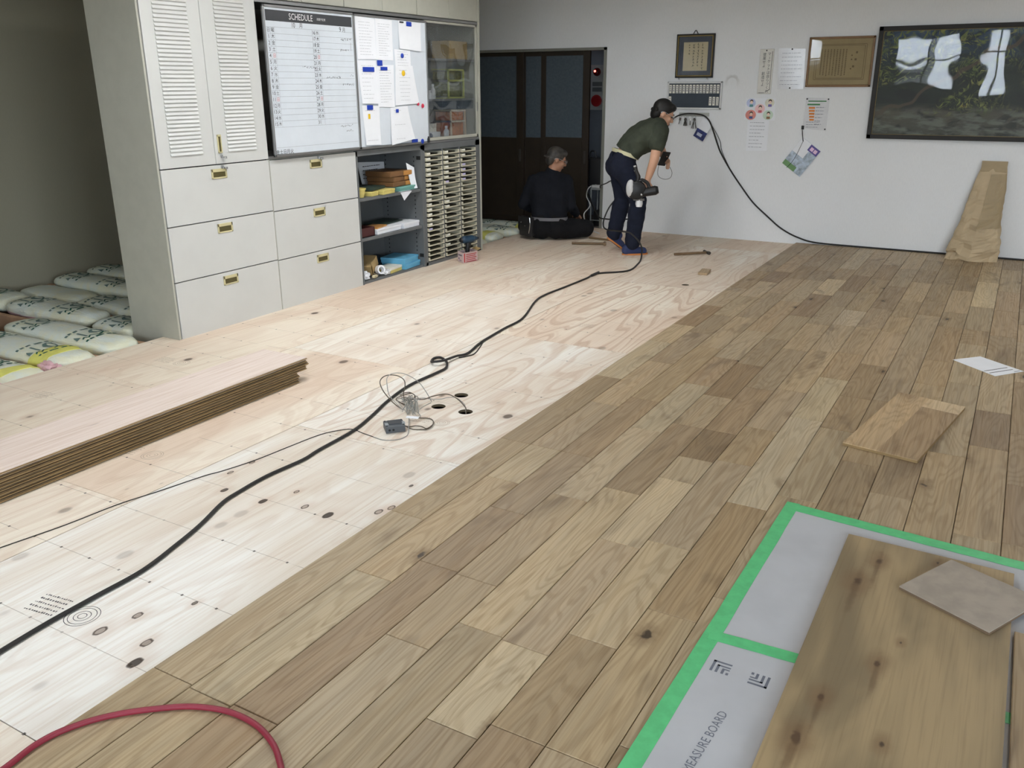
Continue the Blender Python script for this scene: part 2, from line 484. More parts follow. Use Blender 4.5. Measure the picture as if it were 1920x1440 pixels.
PLY_KNOTS = [(x, y, r*.72, d) for x, y, r, d in [(-1.902, 1.218, .020, 1), (-1.951, 1.295, .017, .5), (-2.089, 1.372, .015, .45), (-2.117, 1.266, .019, .45), (-2.021, 2.146, .021, 1), (-2.315, 2.111, .017, 1),
             (-2.518, 2.107, .015, .9), (-2.143, 2.156, .015, .35), (-2.623, 2.236, .013, .5), (-2.62, 2.354, .013, .5), (-2.26, 2.236, .012, .4), (-1.853, 2.31, .016, .35), (-1.875, 2.26, .017, .35), (-1.90, 2.50, .010, .9), (-1.991, 1.502, .010, .8)]]
def ply_mat():
    """larch and pine plywood; the object colour carries r: whiteness, g: figure, b: small knots"""
    k = NT('structural_plywood')
    inf = k.add('ShaderNodeObjectInfo'); w = k.coord()
    pr = k.add('ShaderNodeSeparateColor'); k.link(inf.outputs['Color'], pr.inputs[0])
    wn = k.add('ShaderNodeTexWhiteNoise', noise_dimensions='1D'); k.link(k.math('MULTIPLY', inf.outputs['Random'], 57.3), wn.inputs['W'])
    co = k.vmath('ADD', w, k.vmath('MULTIPLY', wn.outputs['Color'], (31.0, 29.0, 7.0)))
    nb = k.noise(k.vmath('MULTIPLY', co, (2.6, 0.55, 1)), 1.0, 2.0, 0.5, 0.4)
    n1 = k.noise(k.vmath('MULTIPLY', co, (3.4, 0.62, 1)), 1.0, 1.6, 0.42, 0.35)
    ring = k.math('SINE', k.math('MULTIPLY', n1, 78.0))
    ring = k.step(ring, 0.1, 0.95)
    thin = k.step(k.math('SINE', k.math('MULTIPLY', n1, 156.0)), 0.2, 1.0)
    fine = k.noise(k.vmath('MULTIPLY', co, (120, 2.2, 1)), 1.0, 2.0, 0.6)
    tan = k.mix(k.step(nb, 0.35, 0.65), (*C3(230, 210, 190), 1), (*C3(242, 230, 212), 1))
    wht = k.mix(k.step(nb, 0.40, 0.60), (*C3(232, 222, 208), 1), (*C3(246, 244, 238), 1))
    col = k.mix(pr.outputs[0], tan, wht)
    line = k.math('MULTIPLY', k.math('ADD', k.math('MULTIPLY', ring, 0.8), k.math('MULTIPLY', thin, 0.25)), pr.outputs[1])
    col = k.mix(k.math('MULTIPLY', line, 0.75, clamp=True), col, (*C3(200, 168, 142), 1))
    col = k.mix(k.step(fine, 0.42, 0.72, 0.0, 0.42), col, k.mix(1.0, col, (0.80, 0.72, 0.64, 1), 'MULTIPLY'))
    # scattered small knots, drawn out along the grain
    vo = k.add('ShaderNodeTexVoronoi'); k.link(k.vmath('MULTIPLY', co, (4.6, 3.2, 0)), vo.inputs['Vector']); vo.inputs['Scale'].default_value = 1.0
    vs = k.add('ShaderNodeSeparateColor'); k.link(vo.outputs['Color'], vs.inputs[0])
    core = k.math('MULTIPLY', k.step(vs.outputs[0], .38, .40), k.step(vo.outputs['Distance'], .075, .125, 1, 0))
    core = k.math('MULTIPLY', core, pr.outputs[2])
    halo_ = k.math('MULTIPLY', k.math('MULTIPLY', k.step(vs.outputs[0], .38, .40), k.step(vo.outputs['Distance'], .10, .24, .35, 0)), pr.outputs[2])
    col = k.mix(halo_, col, (*C3(188, 152, 126), 1))
    col = k.mix(k.math('MULTIPLY', core, 0.92), col, (*C3(62, 42, 30), 1))
    vo2 = k.add('ShaderNodeTexVoronoi'); k.link(k.vmath('MULTIPLY', co, (11, 4.2, 0)), vo2.inputs['Vector']); vo2.inputs['Scale'].default_value = 1.0
    c2 = k.math('MULTIPLY', k.step(vo2.outputs['Distance'], .03, .07, 1, 0), k.math('MULTIPLY', pr.outputs[2], 0.40))
    col = k.mix(c2, col, (*C3(112, 88, 68), 1))
    # the big knots of the sheet by the oak edge, each a ring with a dark heart and a streak
    for (x, y, r, d) in PLY_KNOTS:
        v = k.vmath('SUBTRACT', w, (x, y, 0))
        v = k.vmath('MULTIPLY', v, (1/r, 0.62/r, 0))
        L = k.vmath('LENGTH', v, (0, 0, 0))
        L = k.math('ADD', L, k.math('MULTIPLY', k.math('SUBTRACT', fine, 0.5), 0.5))
        halo = k.step(L, 0.9, 4.2, 0.32, 0.0)
        col = k.mix(halo, col, (*C3(206, 178, 156), 1))
        rim = k.math('MULTIPLY', k.step(L, 0.62, 0.85), k.step(L, 0.95, 1.2, 1, 0))
        col = k.mix(k.step(L, 0.75, 1.0, 0.35+0.55*d, 0.0), col, (*C3(186-150*d, 152-125*d, 126-106*d), 1))
        col = k.mix(k.math('MULTIPLY', rim, 0.85), col, (*C3(62, 46, 36), 1))
    # nail rows and their pencil lines every 0.307 m
    sp = k.add('ShaderNodeSeparateXYZ'); k.link(w, sp.inputs[0])
    ty = k.math('ABSOLUTE', k.math('SUBTRACT', k.math('FRACT', k.math('DIVIDE', k.math('SUBTRACT', sp.outputs[1], 0.900-0.307/2), 0.307)), 0.5))
    pl = k.step(ty, 0.0025, 0.006, 0.45, 0.0)
    col = k.mix(k.math('MULTIPLY', pl, k.step(k.noise(k.vmath('MULTIPLY', w, (9, 40, 1)), 1.0, 1.0), 0.35, 0.5)), col, (*C3(120, 98, 80), 1))
    tx = k.math('ABSOLUTE', k.math('SUBTRACT', k.math('FRACT', k.math('DIVIDE', k.math('ADD', sp.outputs[0], k.math('MULTIPLY', sp.outputs[1], 0.011)), 0.1515)), 0.5))
    dot = k.math('MULTIPLY', k.step(ty, 0.012, 0.017, 1, 0), k.step(tx, 0.022, 0.032, 1, 0))
    dot = k.math('MULTIPLY', dot, k.step(k.noise(k.vmath('MULTIPLY', co, (3.1, 1.7, 1)), 1.0, 1.0), .40, .52))
    col = k.mix(k.math('MULTIPLY', dot, 0.85), col, (*C3(52, 44, 38), 1))
    k.link(col, k.p.inputs['Base Color'])
    k.p.inputs['Roughness'].default_value = 0.72; k.p.inputs['Specular IOR Level'].default_value = 0.25
    k.bump(fine, 0.15, 0.0005)
    return k.m

def wall_mat(name, rgb, mark=False):
    k = NT(name); co = k.coord(); c = C3(*rgb)
    a = k.noise(k.vmath('MULTIPLY', co, (260, 260, 26)), 1.0, 2.0, 0.6)
    b = k.noise(k.vmath('MULTIPLY', co, (1.6, 1.6, 0.7)), 1.0, 3.0, 0.5)
    col = k.mix(k.step(b, 0.3, 0.75, 0.0, 0.35), (*c, 1), (*[v*m for v, m in zip(c, (0.93, 0.92, 0.89))], 1))
    col = k.mix(k.step(a, 0.35, 0.7, 0.0, 0.25), col, k.mix(1.0, col, (0.86, 0.86, 0.85, 1), 'MULTIPLY'))
    if mark:      # grime left round a strip that was taken off the end wall
        sp = k.add('ShaderNodeSeparateXYZ'); k.link(co, sp.inputs[0])
        dx = k.math('ABSOLUTE', k.math('SUBTRACT', sp.outputs[0], -2.592)); dz = k.math('SUBTRACT', sp.outputs[2], 1.52)
        cap_ = k.math('SQRT', k.math('ADD', k.math('MULTIPLY', dx, dx), k.math('POWER', k.math('MAXIMUM', dz, 0.0), 2.0)))
        n_ = k.math('MULTIPLY', k.math('SUBTRACT', k.noise(co, 30, 3), .5), .03)
        inside = k.math('MULTIPLY', k.step(cap_, .044, .050, 1, 0), k.step(sp.outputs[2], 1.0, 1.02))
        ring = k.math('MULTIPLY', k.step(k.math('ADD', cap_, n_), .055, .085, 1, 0), k.step(sp.outputs[2], 1.46, 1.60, 0, 1))
        near = k.step(sp.outputs[1], 8.80, 8.81)
        ring = k.math('MULTIPLY', ring, k.math('SUBTRACT', 1.0, k.math('MULTIPLY', inside, .85)))
        col = k.mix(k.math('MULTIPLY', k.math('MULTIPLY', ring, near), .35), col, (*C3(128, 122, 108), 1))
        pass
    k.link(col, k.p.inputs['Base Color'])
    k.p.inputs['Roughness'].default_value = 0.85; k.p.inputs['Specular IOR Level'].default_value = 0.2
    k.bump(a, 0.3, 0.001)
    return k.m

def bag_mat():
    """milky film over pale glass wool"""
    k = NT('insulation_bag_film'); co = k.coord()
    n = k.noise(co, 6.0, 3.0, 0.6, 0.6)
    col = k.mix(k.step(n, 0.35, 0.7), (*C3(232, 240, 233), 1), (*C3(240, 240, 214), 1))
    k.link(col, k.p.inputs['Base Color']); k.p.inputs['Roughness'].default_value = 0.35
    k.bump(k.noise(k.vmath('MULTIPLY', co, (10, 34, 30)), 1.0, 4.0, 0.6, 1.2), 0.5, 0.012)
    return k.m

def landscape_mat():
    """printed picture of leaves, trunk, water and rocks"""
    k = NT('landscape_print'); g = k.coord('Generated')
    sp = k.add('ShaderNodeSeparateXYZ'); k.link(g, sp.inputs[0])
    u, v = sp.outputs[0], sp.outputs[2]
    uv = k.add('ShaderNodeCombineXYZ'); k.put(uv.inputs[0], k.math('MULTIPLY', u, 1.45)); k.put(uv.inputs[1], v)
    p = uv.outputs[0]
    col = k.ramp(v, [(0.0, C3(70, 74, 60)), (0.22, C3(86, 84, 68)), (0.32, C3(24, 34, 24)), (0.62, C3(30, 42, 26)), (0.85, C3(46, 66, 84)), (1.0, C3(60, 84, 108))])
    n = k.noise(k.vmath('MULTIPLY', p, (5.0, 8.0, 1)), 1.0, 4.0, 0.6, 0.8)
    col = k.mix(k.step(n, 0.46, 0.62, 0, 0.8), col, (*C3(18, 24, 18), 1))
    big = k.noise(p, 3.0, 2.0, .5)
    warp = k.vmath('MULTIPLY', (.30, .30, 0), k.noise(p, 5.0, 2.0))
    fe = k.noise(k.vmath('MULTIPLY', k.vmath('ADD', p, warp), (34, 11, 1)), 1.0, 5.0, .62, 1.4)
    fe2 = k.noise(k.vmath('MULTIPLY', k.vmath('SUBTRACT', p, warp), (12, 30, 1)), 1.0, 5.0, .62, 1.4)
    leaf = k.math('MAXIMUM', k.math('MULTIPLY', k.step(fe, .50, .58), k.step(big, .44, .54)), k.math('MULTIPLY', k.step(fe2, .52, .60), k.step(big, .56, .46)))
    leaf = k.math('MULTIPLY', leaf, k.step(v, .16, .30))
    leaf = k.math('MULTIPLY', leaf, k.step(k.noise(k.vmath('ADD', p, (7.3, 2.1, 0)), 2.2, 1.0), .40, .50))
    col = k.mix(leaf, col, k.ramp(k.noise(p, 11.0, 3.0), [(0.3, C3(60, 80, 38)), (0.5, C3(112, 124, 60)), (0.66, C3(152, 154, 82)), (0.78, C3(206, 184, 60))]))
    rock = k.math('MULTIPLY', k.step(v, .16, .30, 1, 0), k.step(k.noise(k.vmath('MULTIPLY', p, (4, 12, 1)), 1.0, 4.0, .6), .44, .6))
    col = k.mix(rock, col, (*C3(112, 116, 104), 1))
    # a branch running up and to one side
    br = k.math('ABSOLUTE', k.math('SUBTRACT', v, k.math('ADD', k.math('MULTIPLY', u, 0.9), k.math('MULTIPLY', k.noise(p, 4.0, 1.0), 0.35))))
    col = k.mix(k.step(br, .018, .032, .8, 0), col, (*C3(84, 72, 54), 1))
    k.link(col, k.p.inputs['Base Color']); k.p.inputs['Roughness'].default_value = 0.5
    return k.m

M = {}
M['oak'] = oak_mat(); M['ply'] = ply_mat()
M['wall'] = wall_mat('wallpaper', (236, 238, 240), True); M['wall_store'] = wall_mat('store_wallpaper', (176, 172, 152))
M['ceiling'] = plain('ceiling_board', (188, 187, 178), .9)
M['steel'] = plain('office_steel', (206, 207, 204), .42, var=.03, scale=3.0)
M['steel_ivory_shaded'] = plain('ivory_shaded_steel', (180, 180, 168), .45, var=.04)  # ivory paint, darkened to carry the shade on the cabinet sides
M['shelf'] = plain('grey_steel', (104, 107, 108), .5, var=.05)
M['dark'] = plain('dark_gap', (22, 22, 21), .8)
M['beige'] = plain('beige_plastic', (206, 196, 152), .45)
M['bronze'] = plain('bronze_recess', (86, 78, 42), .5)
M['chrome'] = plain('chrome', (200, 200, 200), .2, 1.0)
M['tray'] = plain('ivory_tray', (204, 198, 176), .5)
M['card'] = plain('label_card', (232, 230, 218), .7)
M['card_lilac'] = plain('lilac_card', (198, 190, 222), .7)
M['tray_dark'] = plain('tray_shadow_paper', (62, 58, 44), .8)  # pile colour darkened to stand for the shade in the tray slots
M['board_white'] = plain('whiteboard_enamel', (220, 227, 234), .22, var=.02)
M['alu'] = plain('aluminium', (150, 150, 150), .4, .7)
M['banner'] = plain('charcoal_print', (58, 60, 64), .5)
M['ink'] = plain('black_ink', (40, 40, 44), .7)
M['ink_grey'] = plain('grey_ink', (150, 152, 160), .7)
M['ink_red'] = plain('red_ink', (210, 110, 110), .7)
M['ink_white'] = plain('white_ink', (236, 236, 236), .6)
M['paper'] = plain('paper', (238, 240, 244), .85, var=.02)
M['paper_old'] = plain('aged_paper', (206, 192, 156), .85, var=.08, scale=4)
M['blue'] = plain('blue_magnet', (28, 62, 170), .5)
M['yellow'] = plain('yellow_plastic', (236, 196, 40), .5)
M['red'] = plain('red_plastic', (190, 40, 44), .4)
M['magenta'] = plain('magenta_plastic', (205, 50, 80), .4)
M['black'] = plain('black_plastic', (24, 24, 26), .45)
M['rubber'] = plain('black_rubber', (34, 32, 31), .55)
M['hose'] = plain('maroon_hose', (140, 40, 58), .5, bump=.5, bscale=500)
M['wire_grey'] = plain('grey_wire', (150, 148, 142), .5)
M['wire_brown'] = plain('brown_wire', (84, 72, 58), .5)
M['wire_white'] = plain('white_wire', (224, 224, 222), .45)
M['door_brown'] = plain('brown_door', (44, 34, 24), .5, var=.12)
M['frame_grey'] = plain('door_casing', (128, 128, 120), .5)
M['joist'] = plain('joist_wood', (196, 158, 128), .75, var=.15)
M['concrete'] = plain('concrete', (120, 114, 106), .9, var=.12, bump=.4)
M['bag'] = bag_mat()
M['wool_yellow'] = plain('yellow_wool', (226, 224, 120), .85, var=.12, bump=.5)
M['bag_pink'] = plain('pink_film', (232, 190, 196), .4, var=.12, bump=.4, bscale=30)
M['bag_print'] = plain('green_grey_print', (104, 128, 124), .6)
M['bag_print_dark'] = plain('dark_green_print', (30, 92, 78), .6)
M['kraft'] = plain('kraft_paper', (192, 172, 140), .8, var=.10, scale=5, bump=.7, bscale=18)
M['kraft_tape'] = plain('kraft_tape', (164, 145, 112), .6)
M['cardboard'] = plain('cardboard', (190, 162, 112), .8, var=.07)
M['parcel'] = plain('brown_parcel', (122, 88, 56), .55, var=.15, bump=.5, bscale=30)
M['parcel_shiny'] = plain('tan_parcel_tape', (196, 140, 74), .3, var=.12)
M['teal'] = plain('teal_card', (120, 176, 166), .6)
M['sky_blue'] = plain('light_blue_card', (104, 178, 214), .55, var=.05)
M['navy_card'] = plain('navy_card', (34, 52, 70), .6)
M['lemon'] = plain('lemon_card', (220, 204, 122), .6)
M['maroon'] = plain('maroon_card', (74, 36, 36), .6)
M['green_dark'] = plain('dark_green_card', (44, 60, 52), .6)
M['glass'] = pane_mat('clear_glass')
M['glass_cab'] = pane_mat('reeded_glass', (0.95, 0.96, 0.96), 0.4, 0.4)
M['glass_pic'] = pane_mat('picture_glass', (0.98, 0.98, 0.98), 0.06, 0.45)
k = NT('frosted_glass'); k.p.inputs['Base Color'].default_value = (*C3(96, 108, 120), 1); k.p.inputs['Roughness'].default_value = .35
k.link(k.mix(k.step(k.noise(k.coord(), 40, 2), .3, .7), (*C3(74, 84, 92), 1), (*C3(82, 92, 100), 1)), k.p.inputs['Base Color'])
M['frosted'] = k.m
M['frame_black'] = plain('black_frame', (30, 27, 24), .6)
M['frame_gold'] = plain('worn_gold_frame', (132, 112, 62), .4, .4, var=.15)
M['frame_wood'] = plain('brown_wood_frame', (124, 90, 50), .45, var=.12)
M['mount'] = plain('slate_mount', (66, 72, 84), .8)
M['name_felt'] = plain('slate_felt', (62, 70, 80), .8)
M['grey_board'] = plain('lavender_grey_board', (190, 191, 195), .6, var=.05, scale=5)
M['tape_green'] = plain('green_tape', (96, 200, 132), .5, var=.10, scale=20)
M['print_grey'] = plain('grey_print', (112, 116, 128), .7)
M['lcd'] = plain('clear_sleeve', (225, 226, 228), .12)
M['skin'] = plain('skin', (206, 160, 132), .55, var=.06)
M['skin_dark'] = plain('weathered_skin', (176, 130, 104), .55, var=.06)
M['hair_black'] = plain('black_hair', (22, 20, 19), .6, var=.3, scale=40, bump=.6, bscale=90)
M['hair_grey'] = plain('greying_hair', (62, 58, 54), .6, var=.5, scale=26, bump=.6, bscale=90)
M['shirt'] = cloth_mat('olive_jersey', (66, 71, 60))
M['jeans'] = cloth_mat('navy_cotton', (30, 34, 48))
M['blackwear'] = cloth_mat('black_knit', (24, 26, 32))
M['blacktrouser'] = cloth_mat('black_cotton', (24, 24, 26))
M['belt'] = plain('cream_belt', (208, 204, 168), .7)
M['belt_grey'] = plain('grey_belt', (104, 104, 108), .6)
M['sole'] = plain('gum_sole', (196, 124, 62), .6)
M['shoe'] = plain('blue_canvas', (44, 56, 96), .7)
M['leather'] = plain('black_leather', (34, 33, 34), .5, bump=.3)
M['tool_white'] = plain('white_shell', (206, 206, 206), .35)
M['tool_teal'] = plain('blue_grey_shell', (36, 62, 84), .4)
M['steel_dark'] = plain('tool_steel', (88, 84, 80), .4, .7)
M['handle_wood'] = plain('tool_handle_wood', (120, 96, 68), .6, var=.15)
M['window_frame'] = plain('window_aluminium', (176, 176, 172), .4, .3)
M['lens'] = plain('spectacle_steel', (190, 190, 190), .3, .6)

k = NT('pink_veneer_back'); co = k.coord()
n1 = k.noise(k.vmath('MULTIPLY', co, (60, 2.0, 1)), 1.0, 2.0, .6); n2 = k.noise(k.vmath('MULTIPLY', co, (40, 5.5, 1)), 1.0, 1.0, .5)
col = k.mix(k.step(n1, .4, .7), (*C3(236, 220, 210), 1), (*C3(222, 202, 188), 1)); col = k.mix(k.step(n2, .70, .78, 0, .6), col, (*C3(150, 128, 116), 1))
k.link(col, k.p.inputs['Base Color']); k.p.inputs['Roughness'].default_value = .7
M['pink_veneer'] = k.m
# ------------------------------------------------------------------ the room
SLAB = -0.17
floor = struct('floor', box(NB(), XL-.2, XR+.2, YR-.2, YF+1.5, SLAB-.1, SLAB), plain('underfloor_shade', (26, 23, 21), .95))  # slab coloured near black so bored holes and board gaps look unlit

# plywood sheets (three columns, each sheet its own piece)
PT = 0.013
COLS = [(-2.752, -1.828, [-.94, .90, 2.767, 4.585, 6.42, 8.26, YF]),
        (-3.668, -2.755, [-.94, .01, 1.848, 3.715, 5.55, 7.39, YF]),
        (-4.560, -3.671, [-.94, .95, 2.792, 4.63, 6.47, 8.31, YF])]
HOLES = [(-2.307, 3.491, .036), (-2.316, 3.298, .036), (-2.159, 3.301, .036), (-2.167, 6.54, .030)]
TONES = {(0, 0): (.35, .25, .3), (0, 1): (1.0, .22, .25), (0, 2): (.78, .55, .85), (0, 3): (.15, .8, .35), (0, 4): (.45, .45, .9), (0, 5): (.1, .3, .7),
         (1, 1): (.2, .3, .5), (1, 2): (.12, .3, .8), (1, 3): (.45, .3, .6), (1, 4): (.2, .45, .35), (1, 5): (.1, .45, .3),
         (2, 1): (.05, .25, 1.0), (2, 2): (.02, .25, .9), (2, 3): (.0, .3, .25), (2, 4): (.1, .35, .2), (2, 5): (.1, .35, .2)}
def ply_sheet(x0, x1, y0, y1, holes):
    bm = NB()
    if not holes:
        t = NB(); box(t, x0+.001, x1-.001, y0+.0012, y1-.0012, -PT, 0)
        bmesh.ops.bevel(t, geom=t.edges[:], offset=.0008, segments=1, affect='EDGES'); merge(bm, t)
        return bm
    # the sheet in cells, so that a cell with a hole gets a bored ring
    xs, ys = {x0+.001, x1-.001}, {y0+.0012, y1-.0012}
    for (hx, hy, r) in holes:
        xs |= {hx-.055, hx+.055}; ys |= {hy-.055, hy+.055}
    def thin(s):
        s = sorted(s); return s
    xs, ys = thin(xs), thin(ys)
    cells = []
    for a, b in zip(xs, xs[1:]):
        for c, d in zip(ys, ys[1:]): cells.append((a, b, c, d))
    me = bpy.data.meshes.new('t'); t = NB(); box(t, x0+.001, x1-.001, y0+.0012, y1-.0012, -PT, 0); t.to_mesh(me); t.free()
    ob = bpy.data.objects.new('t', me); COL.objects.link(ob)
    cut = NB()
    for (hx, hy, r) in holes: cyl(cut, (hx, hy, -.1), (hx, hy, .1), r, n=28)
    bmesh.ops.recalc_face_normals(cut, faces=cut.faces[:])
    cm = bpy.data.meshes.new('c'); cut.to_mesh(cm); cut.free()
    co = bpy.data.objects.new('c', cm); COL.objects.link(co)
    md = ob.modifiers.new('b', 'BOOLEAN'); md.operation = 'DIFFERENCE'; md.object = co; md.solver = 'EXACT'
    dg = bpy.context.evaluated_depsgraph_get()
    res = bpy.data.meshes.new_from_object(ob.evaluated_get(dg))
    bm.from_mesh(res)
    for o_ in (ob, co): bpy.data.objects.remove(o_, do_unlink=True)
    return bm
for ci, (x0, x1, Y) in enumerate(COLS):
    for si, (a, b) in enumerate(zip(Y, Y[1:])):
        hs = [h for h in HOLES if x0 < h[0] < x1 and a < h[1] < b]
        o = obj('plywood_sheet', ply_sheet(x0, x1, a, b, hs), M['ply'], floor)
        o.color = (*TONES.get((ci, si), (.2, .4, .4)), 1)
for (hx, hy, r) in HOLES: obj('hole_edge', lathe(NB(), [(r*.985, -PT-.002), (r*.985, -.0012)], Matrix.Translation((hx, hy, 0)), 28), plain('cut_ply_edge', (96, 84, 64), .9), floor)
obj('subfloor', box(NB(), -1.826, XR, YR, YF, -PT, -.0005), plain('underfloor_shade', (26, 23, 21), .95), floor)
obj('subfloor', box(NB(), -6.2, -3.6, YF, YF+1.2, -.12, -.012), M['concrete'], floor)

# joists in the unfloored strip
jj = None
for i in range(14):
    y = 2.08 + i*.3333 + (.12 if i > 5 else 0)
    if y > 5.2: break
    obj('joist', rbox(NB(), XL+.02, -4.565, y-.02, y+.02, SLAB+.001, -.035, .003, 1), M['joist'], floor)
for y in (7.25, 7.62, 8.0, 8.4):
    obj('joist', rbox(NB(), XL+.02, -4.565, y-.02, y+.02, SLAB+.001, -.035, .003, 1), M['joist'], floor)

# oak boards: 15 mm, each with eased edges
X0, BW, OT = -1.826, 0.1517, 0.015
ROWS = {0: [1.22, 2.27, 3.07, 4.09, 4.87, 5.31, 5.91], 1: [1.21, 1.88, 2.70, 3.07, 3.70, 4.47, 6.32], 2: [1.22, 2.03, 2.48, 3.07, 3.85, 4.89, 5.70],
        3: [1.65, 2.02, 2.69, 3.48, 4.2, 5.4, 6.3, 7.13], 4: [1.80, 2.84, 3.62, 4.07, 4.67, 5.91, 7.25, 7.73], 5: [1.42, 1.79, 2.46, 3.03, 3.27, 3.62, 4.29, 5.09],
        6: [1.48, 1.91, 2.53, 3.31, 3.74, 4.34, 5.14, 7.42], 7: [1.48, 2.14, 2.95, 3.97, 5.16, 5.82], 8: [2.3, 3.1, 3.90, 4.39, 5.0, 5.78, 6.22, 7.99],
        9: [1.6, 2.7, 3.56, 4.4, 5.42], 10: [2.0, 3.3, 4.1, 5.26, 6.09, 6.52, 7.88], 11: [2.4, 3.84, 4.89, 5.72, 6.09], 12: [3.1, 4.0, 4.5, 5.3, 6.73]}
def board(bm, x0, x1, y0, y1, z0, z1, e=.0022):
    g = .0011
    a = [(x0+g, y0+g), (x1-g, y0+g), (x1-g, y1-g), (x0+g, y1-g)]
    b = [(x0+g+e, y0+g+e*.6), (x1-g-e, y0+g+e*.6), (x1-g-e, y1-g-e*.6), (x0+g+e, y1-g-e*.6)]
    A = [bm.verts.new((x, y, z0)) for x, y in a]; B = [bm.verts.new((x, y, z1-e)) for x, y in a]; Cc = [bm.verts.new((x, y, z1)) for x, y in b]
    for i in range(4):
        j = (i+1) % 4
        bm.faces.new((A[i], A[j], B[j], B[i])); bm.faces.new((B[i], B[j], Cc[j], Cc[i]))
    bm.faces.new(A[::-1]); bm.faces.new(Cc)
    return bm
rb = random.Random(11)
rest = NB()
TINT = {}
for k_ in range(0, 42):
    x0 = X0 + k_*BW; x1 = x0 + BW
    if x1 > XR: break
    J = list(ROWS.get(k_, []))
    if k_ < 20:
        Y = [.35] + sorted(J)
        y = Y[-1]
        while y < YF-.35:
            y += rb.uniform(.42, .95); Y.append(min(y, YF))
        Y[-1] = YF
        F = []
        for a, b in zip(Y, Y[1:]):                       # long gaps are several pieces
            F.append(a)
            if b-a > 1.15:
                n = int((b-a)/.75)
                for q in range(1, n+1): F.append(a + (b-a)*(q + rb.uniform(-.2, .2))/(n+1))
        F.append(YF)
        for a, b in zip(F, F[1:]):
            o = obj('oak_board', board(NB(), x0, x1, a, b, 0, OT), M['oak'], floor)
            t = rb.uniform(.90, 1.06); o.color = (t, t*rb.uniform(.98, 1.0), t*rb.uniform(.96, 1.0), 1)
        y = YR
        while y < .35:
            n = min(.35, y + rb.uniform(.5, 1.0)); board(rest, x0, x1, y, n, 0, OT); y = n
    else:
        y = YR
        while y < YF:
            n = min(YF, y + rb.uniform(.5, 1.1)); board(rest, x0, x1, y, n, 0, OT); y = n
o = obj('oak_boards_beyond', rest, M['oak'], floor); o['kind'] = 'stuff'; o.color = (1, 1, 1, 1)

# walls, ceiling, windows behind the camera
DX0, DX1, DZ1 = -6.2, -3.965, 1.855          # doorway in the end wall
bm = NB()
box(bm, DX1+.03, XR, YF, YF+.12, SLAB, ZC); box(bm, DX0, DX1+.03, YF, YF+.12, DZ1+.02, ZC); box(bm, XL, DX0, YF, YF+.12, SLAB, ZC)
struct('wall_far', bm, M['wall'])
struct('wall_left', box(NB(), XL-.12, XL, YR, YF, SLAB, ZC), M['wall_store'])
bm = NB(); a, b, z0, z1 = WINDOW_SIDE
box(bm, XR, XR+.12, YR, a, SLAB, ZC); box(bm, XR, XR+.12, b, YF, SLAB, ZC); box(bm, XR, XR+.12, a, b, SLAB, z0); box(bm, XR, XR+.12, a, b, z1, ZC)
struct('wall_right', bm, M['wall'])
bm = NB()
edge = XL
for (a, b, z0, z1) in WINDOWS:
    box(bm, edge, a, YR-.12, YR, SLAB, ZC); box(bm, a, b, YR-.12, YR, SLAB, z0); box(bm, a, b, YR-.12, YR, z1, ZC); edge = b
box(bm, edge, XR, YR-.12, YR, SLAB, ZC)
struct('wall_rear', bm, M['wall'])
for i, (a, b, z0, z1) in enumerate(WINDOWS):
    bm = NB(); t = .045
    box(bm, a, b, YR-.08, YR-.03, z0, z0+t); box(bm, a, b, YR-.08, YR-.03, z1-t, z1); box(bm, a, a+t, YR-.08, YR-.03, z0, z1); box(bm, b-t, b, YR-.08, YR-.03, z0, z1)
    m_ = (a+b)/2
    box(bm, m_-.03, m_+.03, YR-.08, YR-.03, z0, z1); box(bm, a, b, YR-.075, YR-.035, z1-.50, z1-.46)
    w = struct('window_%d' % (i+1), bm, M['window_frame'])
    for (p, q) in ((a+t, m_-.03), (m_+.03, b-t)):
        obj('pane', box(NB(), p, q, YR-.057, YR-.053, z0+t, z1-t), M['glass'], w)
a, b, z0, z1 = WINDOW_SIDE; t = .045
bm = NB(); box(bm, XR+.03, XR+.08, a, b, z0, z0+t); box(bm, XR+.03, XR+.08, a, b, z1-t, z1); box(bm, XR+.03, XR+.08, a, a+t, z0, z1); box(bm, XR+.03, XR+.08, b-t, b, z0, z1)
m_ = (a+b)/2; box(bm, XR+.03, XR+.08, m_-.03, m_+.03, z0, z1)
w = struct('window_6', bm, M['window_frame'])
for (p, q) in ((a+t, m_-.03), (m_+.03, b-t)): obj('pane', box(NB(), XR+.053, XR+.057, p, q, z0+t, z1-t), M['glass'], w)
struct('ceiling', box(NB(), XL-.12, XR+.12, YR-.12, YF+.12, ZC, ZC+.08), M['ceiling'])
# the ground outside the windows
g = struct('ground_outside', box(NB(), -60, 60, -60, 60, -.7, -.6), M['concrete'])

# made-up house and pole, shaped to pattern the reflection in the picture glass
bm = NB(); box(bm, -13, -3.3, -17, -13, -.6, 1.95); box(bm, -13.4, -3.1, -17.2, -12.6, 1.95, 2.1); box(bm, -2.95, -2.7, -13.2, -13, -.6, 4.5)
ho = struct('exterior_prop_house', bm, plain('prop_house_render', (150, 152, 150), .9))
for i in range(4): obj('window', box(NB(), -12.2+i*2.3, -11.0+i*2.3, -13.0, -12.96, .7, 1.8), plain('prop_house_glass', (60, 70, 80), .3), ho)
bm = NB(); box(bm, -60, 60, -11.05, -10.95, -.6, 1.05); struct('exterior_prop_fence', bm, plain('prop_fence', (96, 100, 92), .9))  # unseen fence, added for the same reflection

